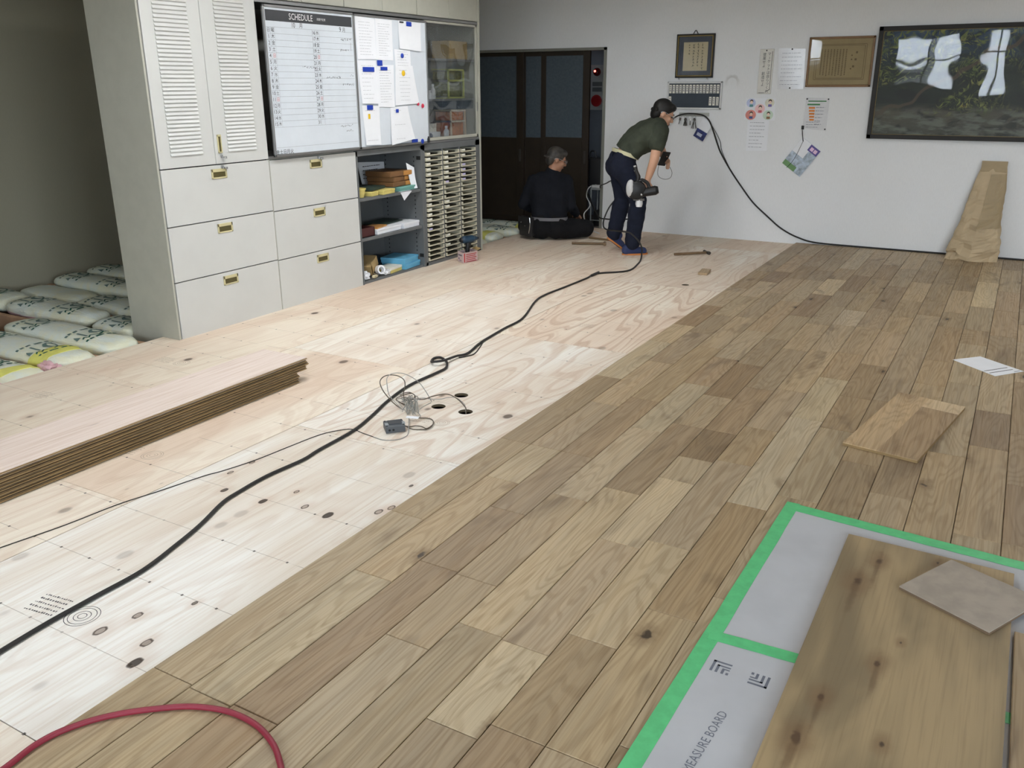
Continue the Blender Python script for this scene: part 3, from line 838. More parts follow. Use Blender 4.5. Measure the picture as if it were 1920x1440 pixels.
# passage behind the sliding doors
bm = NB(); box(bm, -6.9, -3.2, 9.83, 9.95, SLAB, ZC)
struct('wall_passage', bm, plain('passage_wall', (150, 156, 166), .8))
bm = NB(); box(bm, -3.3, -3.2, YF+.12, 9.83, SLAB, ZC); box(bm, -6.95, -6.85, YF+.12, 9.83, SLAB, ZC)
struct('wall_passage_end', bm, plain('passage_wall', (150, 156, 166), .8))
struct('ceiling_passage', box(NB(), -6.95, -3.2, YF+.12, 9.95, 2.4, 2.48), M['ceiling'])

# casing round the doorway
bm = NB()
box(bm, DX0, DX1+.03, YF-.012, YF+.13, DZ1-.005, DZ1+.022); box(bm, DX1, DX1+.03, YF-.012, YF+.13, -.02, DZ1+.022)
struct('trim_1', bm, M['frame_grey'])

# sliding doors: brown boards and stiles round frosted panes
def slide_door(name, x0, x1, y, panes, pull):
    z0, z1 = -.03, 1.85
    bm = NB()
    xs = [x0] + [v for p_ in panes for v in p_[:2]] + [x1]
    for a, b in zip(xs[0::2], xs[1::2]): rbox(bm, a, b, y, y+.034, z0, z1, .003, 1)
    for (a, b, c, d) in panes:
        box(bm, a, b, y, y+.034, d, z1); box(bm, a, b, y, y+.034, .86, c)
    box(bm, panes[0][0], panes[-1][1], y+.008, y+.03, z0, .87)
    box(bm, panes[0][0], panes[-1][1], y, y+.034, z0, .06)
    d = struct(name, bm, M['door_brown'])
    for (a, b, c, dd) in panes:
        obj('pane', box(NB(), a-.005, b+.005, y+.012, y+.018, c-.005, dd+.005), M['frosted'], d)
    obj('finger_pull', rbox(NB(), pull-.014, pull+.014, y-.002, y+.004, .68, .82, .003, 1), M['steel_dark'], d)
    return d
slide_door('door_1', -5.80, -4.955, 8.90, [(-5.72, -5.045, .94, 1.81)], -5.00)
slide_door('door_2', -5.01, -4.165, 8.94, [(-4.950, -4.755, .945, 1.805), (-4.695, -4.245, .955, 1.805)], -4.205)
slide_door('door_3', -6.62, -5.72, 8.945, [(-6.55, -5.8, .94, 1.81)], -5.9)
# ------------------------------------------------------------------ cabinets along the store wall, fronts at x = -4.401
FX, BX = -4.401, -4.846
def handle_h(drawer, y, z):
    bm = NB()
    w, h = .062, .030
    for a in ((y-w, y+w, z+h*.35, z+h), (y-w, y+w, z-h, z-h*.7), (y-w, y-w+.012, z-h, z+h), (y+w-.012, y+w, z-h, z+h)):
        rbox(bm, FX-.002, FX+.006, a[0], a[1], a[2], a[3], .002, 1)
    obj('handle', bm, M['beige'], drawer)
    obj('handle_recess', box(NB(), FX-.001, FX+.0015, y-w+.010, y+w-.010, z-h*.75, z+h*.4), M['bronze'], drawer)
def lock(drawer, y, z, key=True):
    bm = NB(); cyl(bm, (FX, y, z), (FX+.008, y, z), .011, n=14)
    if key:
        rbox(bm, FX+.008, FX+.018, y-.002, y+.002, z-.012, z+.004, .001, 1); rbox(bm, FX+.012, FX+.03, y+.004, y+.022, z-.014, z+.0, .002, 1)
    obj('lock', bm, M['chrome'], drawer, smooth=True)
def drawers(t, y0, y1, zs, hy):
    for i, (a, b) in enumerate(zip(zs, zs[1:])):
        d = obj('drawer', rbox(NB(), FX-.02, FX, y0, y1, a+.003, b-.003, .0025, 2), M['steel'], t)
        handle_h(d, hy, b-.055)
        if i == len(zs)-2: lock(d, hy+.03, b-.0155)
def shell(t, y0, y1, z0, z1, m, side=.014):
    bm = NB()
    box(bm, BX, FX-.022, y0+side, y1, z0, z1)
    box(bm, BX, FX-.001, y0, y0+side-.0004, z0, z1)
    return obj('body', bm, m, t)

# tall unit with louvred doors over three drawers
t = thing('louvred_cabinet', 'tall grey steel cabinet with two louvred doors above three drawers', 'cabinet', (-4.62, 3.936, -.12))
shell(t, 3.485, 4.386, -.11, 2.30, M['steel_ivory_shaded'])
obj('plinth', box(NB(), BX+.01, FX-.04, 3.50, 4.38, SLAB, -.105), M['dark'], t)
obj('drawer_gap_shade', box(NB(), FX-.0222, FX-.0205, 3.50, 4.385, -.05, 2.28), M['dark'], t)  # dark sheet behind the fronts, standing for the shade in the gaps
drawers(t, 3.507, 4.383, [-.03, .356, .695, 1.036], 3.945)
ZS = [1.118 + i*.0232 for i in range(48)]
for di, (y0, y1, l0, l1) in enumerate(((3.507, 3.930, 3.592, 3.834), (3.934, 4.383, 4.036, 4.283))):
    d = obj('door', rbox(NB(), FX-.02, FX, y0, y1, 1.040, 2.295, .0025, 2), M['steel'], t)
    if di == 0:
        pr = NB()                                        # one pressed louvre: a sloping hood
        pts = [(FX, -.009), (FX+.0085, -.0075), (FX+.0085, -.0045), (FX, .009)]
        A = [pr.verts.new((x, l0, z)) for x, z in pts]; B = [pr.verts.new((x, l1, z)) for x, z in pts]
        for i in range(4):
            j = (i+1) % 4; pr.faces.new((A[i], A[j], B[j], B[i]))
        pr.faces.new(A[::-1]); pr.faces.new(B)
        first = obj('louvre', pr, M['steel'], d)
        lm = first.data; first.location.z = ZS[0]; zz = ZS[1:]; dy = 0
    else: zz = ZS; dy = .4475
    for z in zz:
        c = bpy.data.objects.new('louvre', lm); COL.objects.link(c); c.parent = d; c.location = (0, dy, z)
    if di == 1:
        bm = NB()
        for a in ((3.958, 3.990, 1.205, 1.217), (3.958, 3.990, 1.105, 1.113), (3.958, 3.966, 1.105, 1.217), (3.984, 3.990, 1.105, 1.217)): rbox(bm, FX-.002, FX+.006, *a, .0015, 1)
        obj('handle', bm, M['beige'], d); obj('handle_recess', box(NB(), FX, FX+.0015, 3.964, 3.986, 1.11, 1.212), M['bronze'], d)
        lock(d, 3.978, 1.085)

# drawer unit under the schedule board
t = thing('drawer_cabinet', 'low grey steel cabinet of three wide drawers under the schedule whiteboard', 'cabinet', (-4.62, 4.838, -.12))
shell(t, 4.387, 5.290, -.11, 1.036, M['steel_ivory_shaded'], .004)
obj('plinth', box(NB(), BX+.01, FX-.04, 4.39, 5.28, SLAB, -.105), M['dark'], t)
obj('drawer_gap_shade', box(NB(), FX-.0222, FX-.0205, 4.392, 5.288, -.05, 1.03), M['dark'], t)  # same dark sheet for the shade between these drawers
drawers(t, 4.392, 5.286, [-.03, .350, .688, 1.032], 4.84)

# open shelf unit
S0, S1 = 5.292, 6.160
t = thing('open_shelf_unit', 'open dark grey steel shelf unit holding boxes and paper', 'shelf', (-4.62, 5.72, -.12))
bm = NB(); box(bm, BX, BX+.012, S0, S1, -.1, 1.03); box(bm, BX, FX, S0, S0+.014, -.1, 1.03); obj('back_panel', bm, M['shelf'], t)
bm = NB(); box(bm, BX, FX, S1-.030, S1, -.1, 1.03)
obj('side_panel', bm, M['shelf'], t)
bm = NB()
for i in range(24):
    for xx in (FX-.075, BX+.07): box(bm, xx-.004, xx+.004, S1-.0312, S1-.0298, .10+i*.036, .112+i*.036)
obj('peg_holes', bm, M['dark'], t)
for z in (.105, .93):
    obj('bracket', rbox(NB(), FX-.045, FX-.004, S1-.034, S1-.0305, z-.018, z+.012, .001, 1), M['dark'], t)
obj('top_panel', box(NB(), BX, FX, S0, S1, .995, 1.036), M['shelf'], t)
for z in (.018, .362, .674):
    obj('shelf_board', rbox(NB(), BX+.012, FX-.012, S0+.014, S1-.032, z-.024, z, .002, 1), M['shelf'], t)
obj('kick_plate', box(NB(), FX-.03, FX-.004, S0, S1, -.1, -.004), M['shelf'], t)

# tray rack: three columns of thin trays
R0, R1 = 6.162, 7.068
t = thing('tray_rack', 'grey steel rack with three columns of thin ivory paper trays', 'rack', (-4.62, 6.61, -.12))
bm = NB()
box(bm, BX, BX+.012, R0, R1, -.1, 1.03); box(bm, BX, FX, R0, R0+.026, -.1, 1.03); box(bm, BX, FX, 6.998, R1, -.1, 1.03)
box(bm, BX, FX, R0, R1, .985, 1.036); box(bm, BX, FX, R0, R1, -.1, .030)
for y in (6.455, 6.731): box(bm, BX, FX-.004, y-.012, y+.012, .03, .985)
obj('frame', bm, M['shelf'], t)
rr = random.Random(3)
tb = NB()                                            # tray: floor, low sides, turned-up front lip with a notch
y0, y1 = -.1195, .1195
box(tb, BX+.03, FX-.003, y0+.003, y1-.003, .0, .002)
for s in (y0, y1-.004): box(tb, BX+.03, FX+.004, s, s+.004, 0, .030)
rbox(tb, FX-.001, FX+.010, y0, y1, -.001, .0095, .002, 1)
rbox(tb, FX+.001, FX+.008, y1-.016, y1, .0, .030, .002, 1); rbox(tb, FX+.001, FX+.008, y0, y0+.010, .0, .030, .002, 1)
tm = bpy.data.meshes.new('tray')
tb.to_mesh(tm); tb.free(); tm.materials.append(M['tray'])
cb = NB(); rbox(cb, FX+.001, FX+.003, -.108, -.052, .010, .027, .0008, 1)
cm = bpy.data.meshes.new('label_card'); cb.to_mesh(cm); cb.free(); cm.materials.append(M['card'])
cm2 = cm.copy(); cm2.materials.clear(); cm2.materials.append(M['card_lilac'])
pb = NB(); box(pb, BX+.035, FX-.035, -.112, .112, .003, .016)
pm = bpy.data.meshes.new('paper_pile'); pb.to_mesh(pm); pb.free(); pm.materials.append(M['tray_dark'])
CARDS = {0: set(range(6, 22)), 1: {20, 19, 18, 17, 16, 15, 21, 11, 10, 4, 2}, 2: {21, 20, 18, 17, 16, 15}}
LILAC = {(0, 6), (1, 15), (2, 18), (2, 17), (2, 16), (2, 15)}
for c_, cy in enumerate((6.3185, 6.5925, 6.869)):
    for r_ in range(22):
        o = bpy.data.objects.new('tray', tm); COL.objects.link(o); o.parent = t
        o.location = Vector((0, cy, .040 + r_*.0427)) - Vector(t.location)
        if r_ in CARDS[c_]:
            p_ = bpy.data.objects.new('label_card', cm2 if (c_, r_) in LILAC else cm); COL.objects.link(p_); p_.parent = o
        if rr.random() < .8:
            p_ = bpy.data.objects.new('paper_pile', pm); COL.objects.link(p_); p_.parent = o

# sliding-door cupboard over the low units
t = thing('wall_cupboard', 'steel cupboard with a glass sliding door and dark shelves inside', 'cabinet', (-4.62, 5.73, 1.04))
bm = NB(); box(bm, BX, BX+.012, 4.388, 7.068, 1.04, 2.03); box(bm, BX, FX, 7.068, 7.098, -.1, 2.44)
obj('back_panel', box(NB(), BX, BX+.012, 4.388, 7.066, 1.04, 2.03), plain('cupboard_inside', (150, 150, 142), .6), t)
obj('end_panel', rbox(NB(), BX, FX+.002, 7.070, 7.096, -.1, 2.44, .002, 1), M['steel_ivory_shaded'], t)
obj('side_panel', box(NB(), BX, FX-.03, 4.388, 4.402, 1.04, 2.03), M['dark'], t)
obj('divider', box(NB(), BX+.012, FX-.034, 6.19, 6.205, 1.06, 2.01), M['shelf'], t)
bm = NB(); rbox(bm, BX, FX-.001, 4.388, 7.068, 1.037, 1.056, .002, 1); obj('bottom_rail', bm, M['alu'], t)
bm = NB(); rbox(bm, BX, FX-.001, 4.388, 7.068, 2.012, 2.034, .002, 1); obj('top_rail', bm, M['alu'], t)
for z in (1.395, 1.722):
    obj('shelf_board', box(NB(), BX+.012, FX-.034, 6.205, 7.066, z-.018, z), M['alu'], t)
# glass door
gd = NB()
for a in ((6.245, 7.062, 1.058, 1.084), (6.245, 7.062, 1.992, 2.010), (6.245, 6.262, 1.058, 2.01), (7.036, 7.062, 1.058, 2.01)): rbox(gd, FX-.028, FX-.006, *a, .002, 1)
gd = obj('glass_door', gd, M['steel_ivory_shaded'], t)
bm = NB(); box(bm, FX-.019, FX-.014, 6.258, 7.040, 1.08, 1.995); obj('pane', bm, M['glass_cab'], gd)
bm = NB()
for i in range(52): cyl(bm, (FX-.013, 6.268+i*.0148, 1.084), (FX-.013, 6.268+i*.0148, 1.992), .0012, n=5, caps=False)
obj('reeding', bm, M['glass_cab'], gd)
obj('door_pull', rbox(NB(), FX-.008, FX-.003, 7.042, 7.054, 1.28, 1.36, .001, 1), M['alu'], gd)

# overhead cupboards
for i, (a, b) in enumerate(((4.39, 5.258), (5.260, 6.150), (6.152, 7.066))):
    lab = ['overhead steel cupboard above the schedule whiteboard', 'overhead steel cupboard above the paper-covered whiteboard', 'overhead steel cupboard above the glass door'][i]
    t = thing('overhead_cupboard', lab, 'cabinet', (-4.62, (a+b)/2, 2.036), 'overhead cupboards')
    obj('body', box(NB(), BX, FX-.022, a, b, 2.036, 2.44), M['steel_ivory_shaded'], t)
    mid = (a+b)/2
    for (c, d) in ((a+.002, mid-.0015), (mid+.0015, b-.002)):
        obj('door', rbox(NB(), FX-.02, FX, c, d, 2.040, 2.436, .002, 2), M['steel_ivory_shaded'], t)

# ------------------------------------------------------------------ whiteboards in front of the cupboard
def whiteboard(name, label, y0, y1, z0, z1, x):
    t = thing(name, label, 'whiteboard', (x, (y0+y1)/2, z0))
    obj('panel', box(NB(), x-.010, x-.002, y0+.006, y1-.006, z0+.006, z1-.006), M['board_white'], t)
    bm = NB()
    for a in ((y0, y1, z0, z0+.016), (y0, y1, z1-.016, z1), (y0, y0+.014, z0, z1), (y1-.014, y1, z0, z1)): rbox(bm, x-.014, x+.004, *a, .002, 1)
    obj('rim', bm, M['alu'], t)
    return t
BXX = FX+.030
sb = whiteboard('schedule_whiteboard', 'monthly schedule whiteboard with dark title band and numbered day rows', 4.418, 5.318, 1.050, 2.002, BXX)
PX = BXX-.0012
obj('title_band', quad(NB(), on_front(0, 0, PX), 4.440, 5.296, 1.905, 1.972), M['banner'], sb)
bm = NB(); text(bm, 'SCHEDULE', .056, on_front(4.770, 1.938, PX+.0008), .86); text(bm, '月間予定表', .018, on_front(4.970, 1.936, PX+.0008)); obj('title_lettering', bm, M['ink_white'], sb)
ZR = [1.868 - i*.0392 for i in range(17)]
bm = NB()
for z in ZR[:17]: quad(bm, on_front(0, 0, PX), 4.440, 5.296, z-.0007, z+.0007)
for y in (4.476, 4.513, 4.868, 4.903, 4.940):
    for z in (0,): quad(bm, on_front(0, 0, PX), y-.0006, y+.0006, ZR[16], ZR[0])
quad(bm, on_front(0, 0, PX), 4.44, 5.296, 1.108, 1.1095)
obj('ruled_lines', bm, M['ink_grey'], sb)
W1 = '木金土日月火水'; W2 = '水木金土日月火'
bm, br = NB(), NB()
for i in range(15):
    z = (ZR[i+1]+ZR[i+2])/2 if i < 15 else 0
    z = ZR[i+1] - .0196
    text(bm, str(i+1), .034, on_front(4.457, z, PX+.0003)); text(br if W1[i % 7] == '日' else bm, W1[i % 7], .029, on_front(4.494, z, PX+.0003))
for i in range(16):
    z = ZR[i] - .0196
    text(bm, str(i+16), .034, on_front(4.885, z, PX+.0003), .9)
    if i < 15: text(br if W2[i % 7] == '日' else bm, W2[i % 7], .029, on_front(4.922, z, PX+.0003))
text(bm, '日', .030, on_front(4.457, ZR[0]-.0196, PX+.0003)); text(bm, '曜', .030, on_front(4.494, ZR[0]-.0196, PX+.0003))
text(bm, '10', .046, on_front(4.690, 1.886, PX+.0003), .8); text(bm, '月', .034, on_front(4.765, 1.886, PX+.0003))
text(bm, '9', .046, on_front(5.165, 1.882, PX+.0003)); text(bm, '月', .034, on_front(5.205, 1.880, PX+.0003))
text(bm, '金土日月火', .034, on_front(4.515, 1.078, PX+.0003))
obj('day_lettering', bm, M['ink'], sb); obj('sunday_lettering', br, M['ink_red'], sb)
bm = NB(); rs = random.Random(5)
for (y, z, w) in ((5.19, 1.815, .05), (5.25, 1.820, .07), (5.20, 1.745, .09), (4.81, 1.625, .12), (5.06, 1.560, .15), (5.22, 1.515, .12), (5.26, 1.575, .03), (5.17, 1.226, .13), (5.21, 1.190, .08)):
    x = -w/2
    while x < w/2:                                       # quick pen strokes of handwriting
        h = rs.uniform(.010, .022); l = rs.uniform(.006, .014)
        P = [Vector((PX+.0006, y+x+rs.uniform(0, l), z+rs.uniform(-h/2, h/2))) for _ in range(4)]
        tube(bm, P, .0008, 4, 2); x += l+.004
tube(bm, [(PX+.0006, 5.272, 1.80), (PX+.0006, 5.270, 1.745)], .0007, 4, 1)
obj('handwriting', bm, M['ink'], sb)

nb = whiteboard('notice_whiteboard', 'white magnetic notice board covered with pinned paper sheets', 5.322, 6.240, 1.046, 2.000, BXX-.008)
NX = BXX-.008-.002
rp = random.Random(9)
def paper_on_board(label, cs, curl, lines):
    # corners (y, z)
    bm = sheet(NB(), [(a, b) for a, b in cs], on_front(0, 0, NX), curl=curl, lift=.0015)
    o = obj('paper_sheet', bm, M['paper']); tag(o, label, 'paper', 'papers on the notice board')
    cy = sum(c[0] for c in cs)/4; cz = sum(c[1] for c in cs)/4
    w = abs(cs[1][0]-cs[0][0])*.92; h = abs(cs[0][1]-cs[3][1])
    if lines:
        b2 = NB()
        R = on_front(cy, cz, NX+.0025)
        print_lines(b2, R, w, h, lines, rp, 0, .0018)
        for v in b2.verts:
            tt = min(1, max(0, (cs[0][1]-v.co.z)/h)); v.co.x += curl*tt*tt
        obj('print', b2, M['ink_grey'], o)
    return o
PAPERS = [('white form in the top corner beside the schedule board frame', [(5.345, 1.985), (5.575, 1.977), (5.570, 1.693), (5.350, 1.690)], .004, 12),
          ('white form with a fine table, behind other sheets at the top', [(5.580, 1.982), (5.786, 1.978), (5.779, 1.690), (5.572, 1.690)], .003, 14),
          ('blank white sheet held by one blue magnet at the top', [(5.867, 1.985), (6.168, 1.978), (6.145, 1.765), (5.862, 1.779)], .012, 0),
          ('short slip of paper under the round blue magnet', [(5.801, 1.773), (6.008, 1.770), (6.010, 1.640), (5.806, 1.640)], .003, 6),
          ('white sheet under the long blue magnet', [(5.346, 1.683), (5.567, 1.685), (5.572, 1.374), (5.368, 1.378)], .014, 9),
          ('white form under the pair of small blue magnets', [(5.573, 1.655), (5.784, 1.656), (5.769, 1.344), (5.562, 1.349)], .006, 13),
          ('tilted white letter under the yellow magnet', [(5.808, 1.652), (6.033, 1.655), (6.095, 1.367), (5.778, 1.356)], .010, 9),
          ('narrow white sheet with a yellow sticker near the bottom', [(5.372, 1.362), (5.580, 1.356), (5.562, 1.070), (5.386, 1.075)], .016, 2),
          ('plain white sheet hanging over the bottom edge of the board', [(5.716, 1.340), (5.945, 1.350), (6.003, 1.092), (5.700, 1.056)], .022, 3)]
for p_ in PAPERS: paper_on_board(*p_)
def magnet(label, y, z, w, h, m, rnd=False, name='magnet'):
    bm = NB(); x = NX+.004
    if rnd: lathe(bm, [(0, .0), (w/2, .0), (w/2, .004), (w*.36, .008), (0, .009)], basis((0,1,0), (0,0,1), (1,0,0), (x, y, z)), 18)
    else: rbox(bm, x, x+.004, y-w/2, y+w/2, z-h/2, z+h/2, .001, 1)
    tag(obj(name, bm, m, smooth=rnd), label, 'magnet', 'magnets on the notice board')
magnet('long rectangular blue magnet on a white sheet', 5.466, 1.620, .135, .034, M['blue'])
magnet('square blue magnet between the top and middle sheets', 5.606, 1.668, .062, .040, M['blue'])
magnet('flat blue magnet just below the square one', 5.655, 1.628, .082, .026, M['blue'])
magnet('blue magnet holding the sheet with the yellow sticker', 5.460, 1.347, .070, .034, M['blue'])
magnet('small blue magnet on the sheet over the bottom edge', 5.800, 1.314, .034, .026, M['blue'])
magnet('blue magnet near the bottom rim by the marker pen', 6.020, 1.074, .082, .026, M['blue'])
magnet('blue magnet on the blank sheet', 6.000, 1.963, .066, .032, M['blue'])
magnet('thin dark blue magnet at the blank sheet corner', 5.905, 1.972, .05, .011, M['banner'])
magnet('round blue magnet on the short slip', 5.896, 1.727, .036, .036, M['blue'], True)
magnet('round yellow magnet on the tilted letter', 5.902, 1.597, .042, .042, M['yellow'], True)
magnet('round crimson magnet on the bare board', 6.150, 1.346, .034, .034, M['magenta'], True)
magnet('crimson magnet half under the tilted letter', 6.085, 1.362, .028, .028, M['magenta'], True)
magnet('round blue magnet at the bottom rim', 6.128, 1.064, .040, .040, M['blue'], True)
magnet('yellow sticker on a narrow sheet', 5.445, 1.283, .022, .036, M['yellow'], name='sticker')
bm = NB(); cyl(bm, (NX+.012, 6.208, 1.050), (NX+.012, 6.208, 1.085), .010, n=12); cyl(bm, (NX+.012, 6.208, 1.085), (NX+.012, 6.208, 1.100), .006, n=12)
tag(obj('marker_cap', bm, M['black'], smooth=True), 'black marker cap on the notice board bottom rim', 'pen')
# ------------------------------------------------------------------ things on the open shelves
def rz(x, y, z, a): return Matrix.Translation((x, y, z)) @ Matrix.Rotation(math.radians(a), 4, 'Z')
def lidded(name, label, cat, M4, sx, sy, sz, m, lid=None, group=None):
    """a flat carton: tray and a slightly larger lid"""
    loc = M4.translation
    t = thing(name, label, cat, loc, group)
    obj('carton', mbox(NB(), M4 @ Matrix.Translation((0, 0, sz*.45)), sx*.97, sy*.97, sz*.9, .002), m, t)
    obj('lid', mbox(NB(), M4 @ Matrix.Translation((0, 0, sz*.78)), sx, sy, sz*.44, .004), lid or m, t)
    return t
SZ1, SZ2, SZ3 = .675, .363, .019
# top shelf
bm = NB(); lathe(bm, [(0, 0), (.034, 0), (.048, .060), (.052, .060), (.052, .070), (.046, .070), (.033, .008), (0, .008)], Matrix.Translation((-4.475, 5.395, SZ1)), 24)
tag(obj('plastic_tub', bm, M['lemon'], smooth=True), 'small yellow tub at the front of the top shelf', 'tub')
lidded('card_box', 'flat yellow carton on the top shelf beside the tub', 'box', rz(-4.50, 5.52, SZ1, 8), .15, .10, .034, M['lemon'])
lidded('card_box', 'long flat yellow carton on the top shelf under a green folder', 'box', rz(-4.515, 5.69, SZ1, 6), .20, .18, .036, M['lemon'])
bm = NB(); mbox(bm, rz(-4.57, 5.60, SZ1+.050, 12), .22, .24, .022, .003)
tag(obj('folder', bm, M['green_dark']), 'dark green folder lying across yellow cartons', 'folder')
lidded('card_box', 'flat teal carton under brown parcels', 'box', rz(-4.53, 5.975, SZ1, 5), .20, .26, .036, M['teal'])
for i, (dx, dy, dz, a, h, lab) in enumerate(((0, 0, .038, 4, .038, 'lowest brown paper parcel on the teal carton'), (-.01, .0, .077, 7, .040, 'brown paper parcel in the middle of the pile on the teal carton'), (0, -.02, .118, 2, .044, 'topmost brown paper parcel on the pile with a shiny taped end'))):
    Mx = rz(-4.59+dx, 5.945+dy, SZ1+dz, a)
    t = thing('paper_parcel', lab, 'parcel', Mx.translation, 'brown paper parcels')
    obj('wrapped_block', mbox(NB(), Mx @ Matrix.Translation((0, 0, h/2)), .26, .30, h, .007), M['parcel'], t)
    obj('folded_end', mbox(NB(), Mx @ Matrix.Translation((.128, .09, h/2)), .014, .12, h*.86, .005), M['parcel_shiny'], t)
# loose sheets standing behind the parcels and hanging over the shelf edge
bm = sheet(NB(), [(5.76, .905), (6.118, .885), (6.118, .69), (5.80, .70)], basis((0,1,0), (0,0,1), (1,0,0), (-4.785, 0, 0)), curl=.02)
o = tag(obj('paper_sheet', bm, M['paper']), 'printed sheet standing behind the brown parcels', 'paper')
b2 = NB(); print_lines(b2, on_front(5.93, .80, -4.775), .30, .17, 5, rp, 0, .006); obj('print', b2, M['ink'], o)
bm = sheet(NB(), [(6.02, .895), (6.112, .850), (6.116, .680), (6.06, .681)], basis((.18,.983,0), (0,0,1), (.983,-.18,0), (-5.56, .10, 0)), curl=.03)
tag(obj('paper_sheet', bm, M['paper']), 'bent white sheet at the end of the top shelf', 'paper')
bm = NB(); v = [bm.verts.new(p) for p in ((-4.425, 5.83, .6755), (-4.425, 6.00, .6755), (-4.4095, 5.995, .668), (-4.4085, 5.885, .600), (-4.4095, 5.84, .668))]
bm.faces.new((v[0], v[4], v[2], v[1])); bm.faces.new((v[4], v[3], v[2]))
tag(obj('paper_scrap', bm, M['paper']), 'paper corner hanging over the shelf edge below the teal carton', 'paper')
# middle shelf
bm = NB(); x0, x1, y0, y1 = -4.60, -4.435, 5.325, 5.508
box(bm, x0, x1, y0, y1, SZ2, SZ2+.006)
for a in ((x0, x0+.005, y0, y1), (x1-.005, x1, y0, y1), (x0, x1, y0, y0+.005), (x0, x1, y1-.005, y1)): box(bm, a[0], a[1], a[2], a[3], SZ2, SZ2+.072)
tag(obj('open_box', bm, M['maroon']), 'open dark maroon box on the middle shelf', 'box')
bm = NB(); mbox(bm, rz(-4.55, 5.39, SZ2+.082, 10) @ Matrix.Rotation(math.radians(-12), 4, 'Y'), .012, .10, .15, .002)
tag(obj('cardboard_divider', bm, M['cardboard']), 'cardboard piece standing in the maroon box', 'cardboard')
lidded('flat_carton', 'flat white carton with a tan envelope on it', 'box', rz(-4.535, 5.70, SZ2, 3), .20, .345, .044, M['paper'])
lidded('flat_carton', 'flat white carton at the end of the middle shelf', 'box', rz(-4.53, 6.002, SZ2, 3), .20, .240, .046, M['paper'])
bm = NB(); mbox(bm, rz(-4.52, 5.62, SZ2+.0505, 14), .13, .19, .012, .002)
tag(obj('envelope', bm, M['parcel_shiny']), 'tan padded envelope on the white carton', 'envelope')
bm = NB(); mbox(bm, rz(-4.62, 5.86, SZ2+.053, 6), .20, .30, .008, .001)
tag(obj('document_folder', bm, M['green_dark']), 'dark clear-topped folder lying across white cartons', 'folder')
# bottom shelf
Mx = rz(-4.565, 5.56, SZ3+.080, 18) @ Matrix.Rotation(math.radians(24), 4, 'X')
t = thing('cardboard_box', 'small tan cardboard box tipped over on the bottom shelf', 'box', (-4.545, 5.55, SZ3))
obj('carton', mbox(NB(), Mx, .11, .17, .085, .003), M['cardboard'], t)
obj('flap', mbox(NB(), Mx @ Matrix.Translation((.058, -.06, .01)) @ Matrix.Rotation(.5, 4, 'Z'), .003, .07, .08), M['cardboard'], t)
def crumple(name, label, c, r, seed, m):
    bm = NB(); bmesh.ops.create_icosphere(bm, subdivisions=3, radius=1.0)
    for v in bm.verts:
        n = v.co.normalized(); d = 1 + .45*mnoise.noise(n*2.3+Vector((seed, 0, 0))) + .25*mnoise.noise(n*6+Vector((0, seed, 0)))
        v.co = Vector((n.x*r[0]*d, n.y*r[1]*d, n.z*r[2]*d))
    zmin = min(v.co.z for v in bm.verts)
    bm.transform(Matrix.Translation((c[0], c[1], c[2]-zmin)))
    tag(obj(name, bm, m), label, 'paper')
crumple('crumpled_paper', 'crumpled white paper by the drawer side on the bottom shelf', (-4.475, 5.385, SZ3), (.045, .060, .032), 1.0, M['paper'])
crumple('crumpled_paper', 'crumpled cream paper lying at the bottom shelf edge', (-4.432, 5.475, SZ3), (.012, .035, .014), 4.0, M['paper_old'])
crumple('crumpled_film', 'crumpled clear film beside the tape roll', (-4.438, 5.635, SZ3), (.025, .045, .020), 7.0, M['lcd'])
bm = NB(); lathe(bm, [(.024, -.02), (.038, -.02), (.038, .02), (.024, .02), (.024, -.02)], Matrix.Translation((-4.465, 5.588, SZ3+.047)) @ Matrix.Rotation(math.radians(78), 4, 'Y') @ Matrix.Rotation(.3, 4, 'X'), 24)
tag(obj('tape_roll', bm, M['paper'], smooth=True), 'white tape roll standing on edge on the bottom shelf', 'tape')
bm = NB(); cyl(bm, (-4.47, 5.515, SZ3+.016), (-4.44, 5.525, SZ3+.016), .015, n=14); tag(obj('steel_knob', bm, M['chrome'], smooth=True), 'small steel knob beside the crumpled paper', 'knob')
lidded('card_box', 'white-topped yellow carton on the bottom shelf', 'box', rz(-4.505, 5.765, SZ3, 8), .14, .19, .045, M['lemon'], M['card'])
lidded('card_box', 'lower of two light blue cartons on the bottom shelf', 'box', rz(-4.545, 5.985, SZ3, 6), .24, .25, .046, M['sky_blue'])
lidded('card_box', 'upper of two light blue cartons on the bottom shelf', 'box', rz(-4.550, 5.970, SZ3+.047, 9), .24, .25, .046, M['sky_blue'])
lidded('card_box', 'dark navy carton behind the light blue ones', 'box', rz(-4.745, 5.80, SZ3, 0), .14, .34, .085, M['navy_card'])

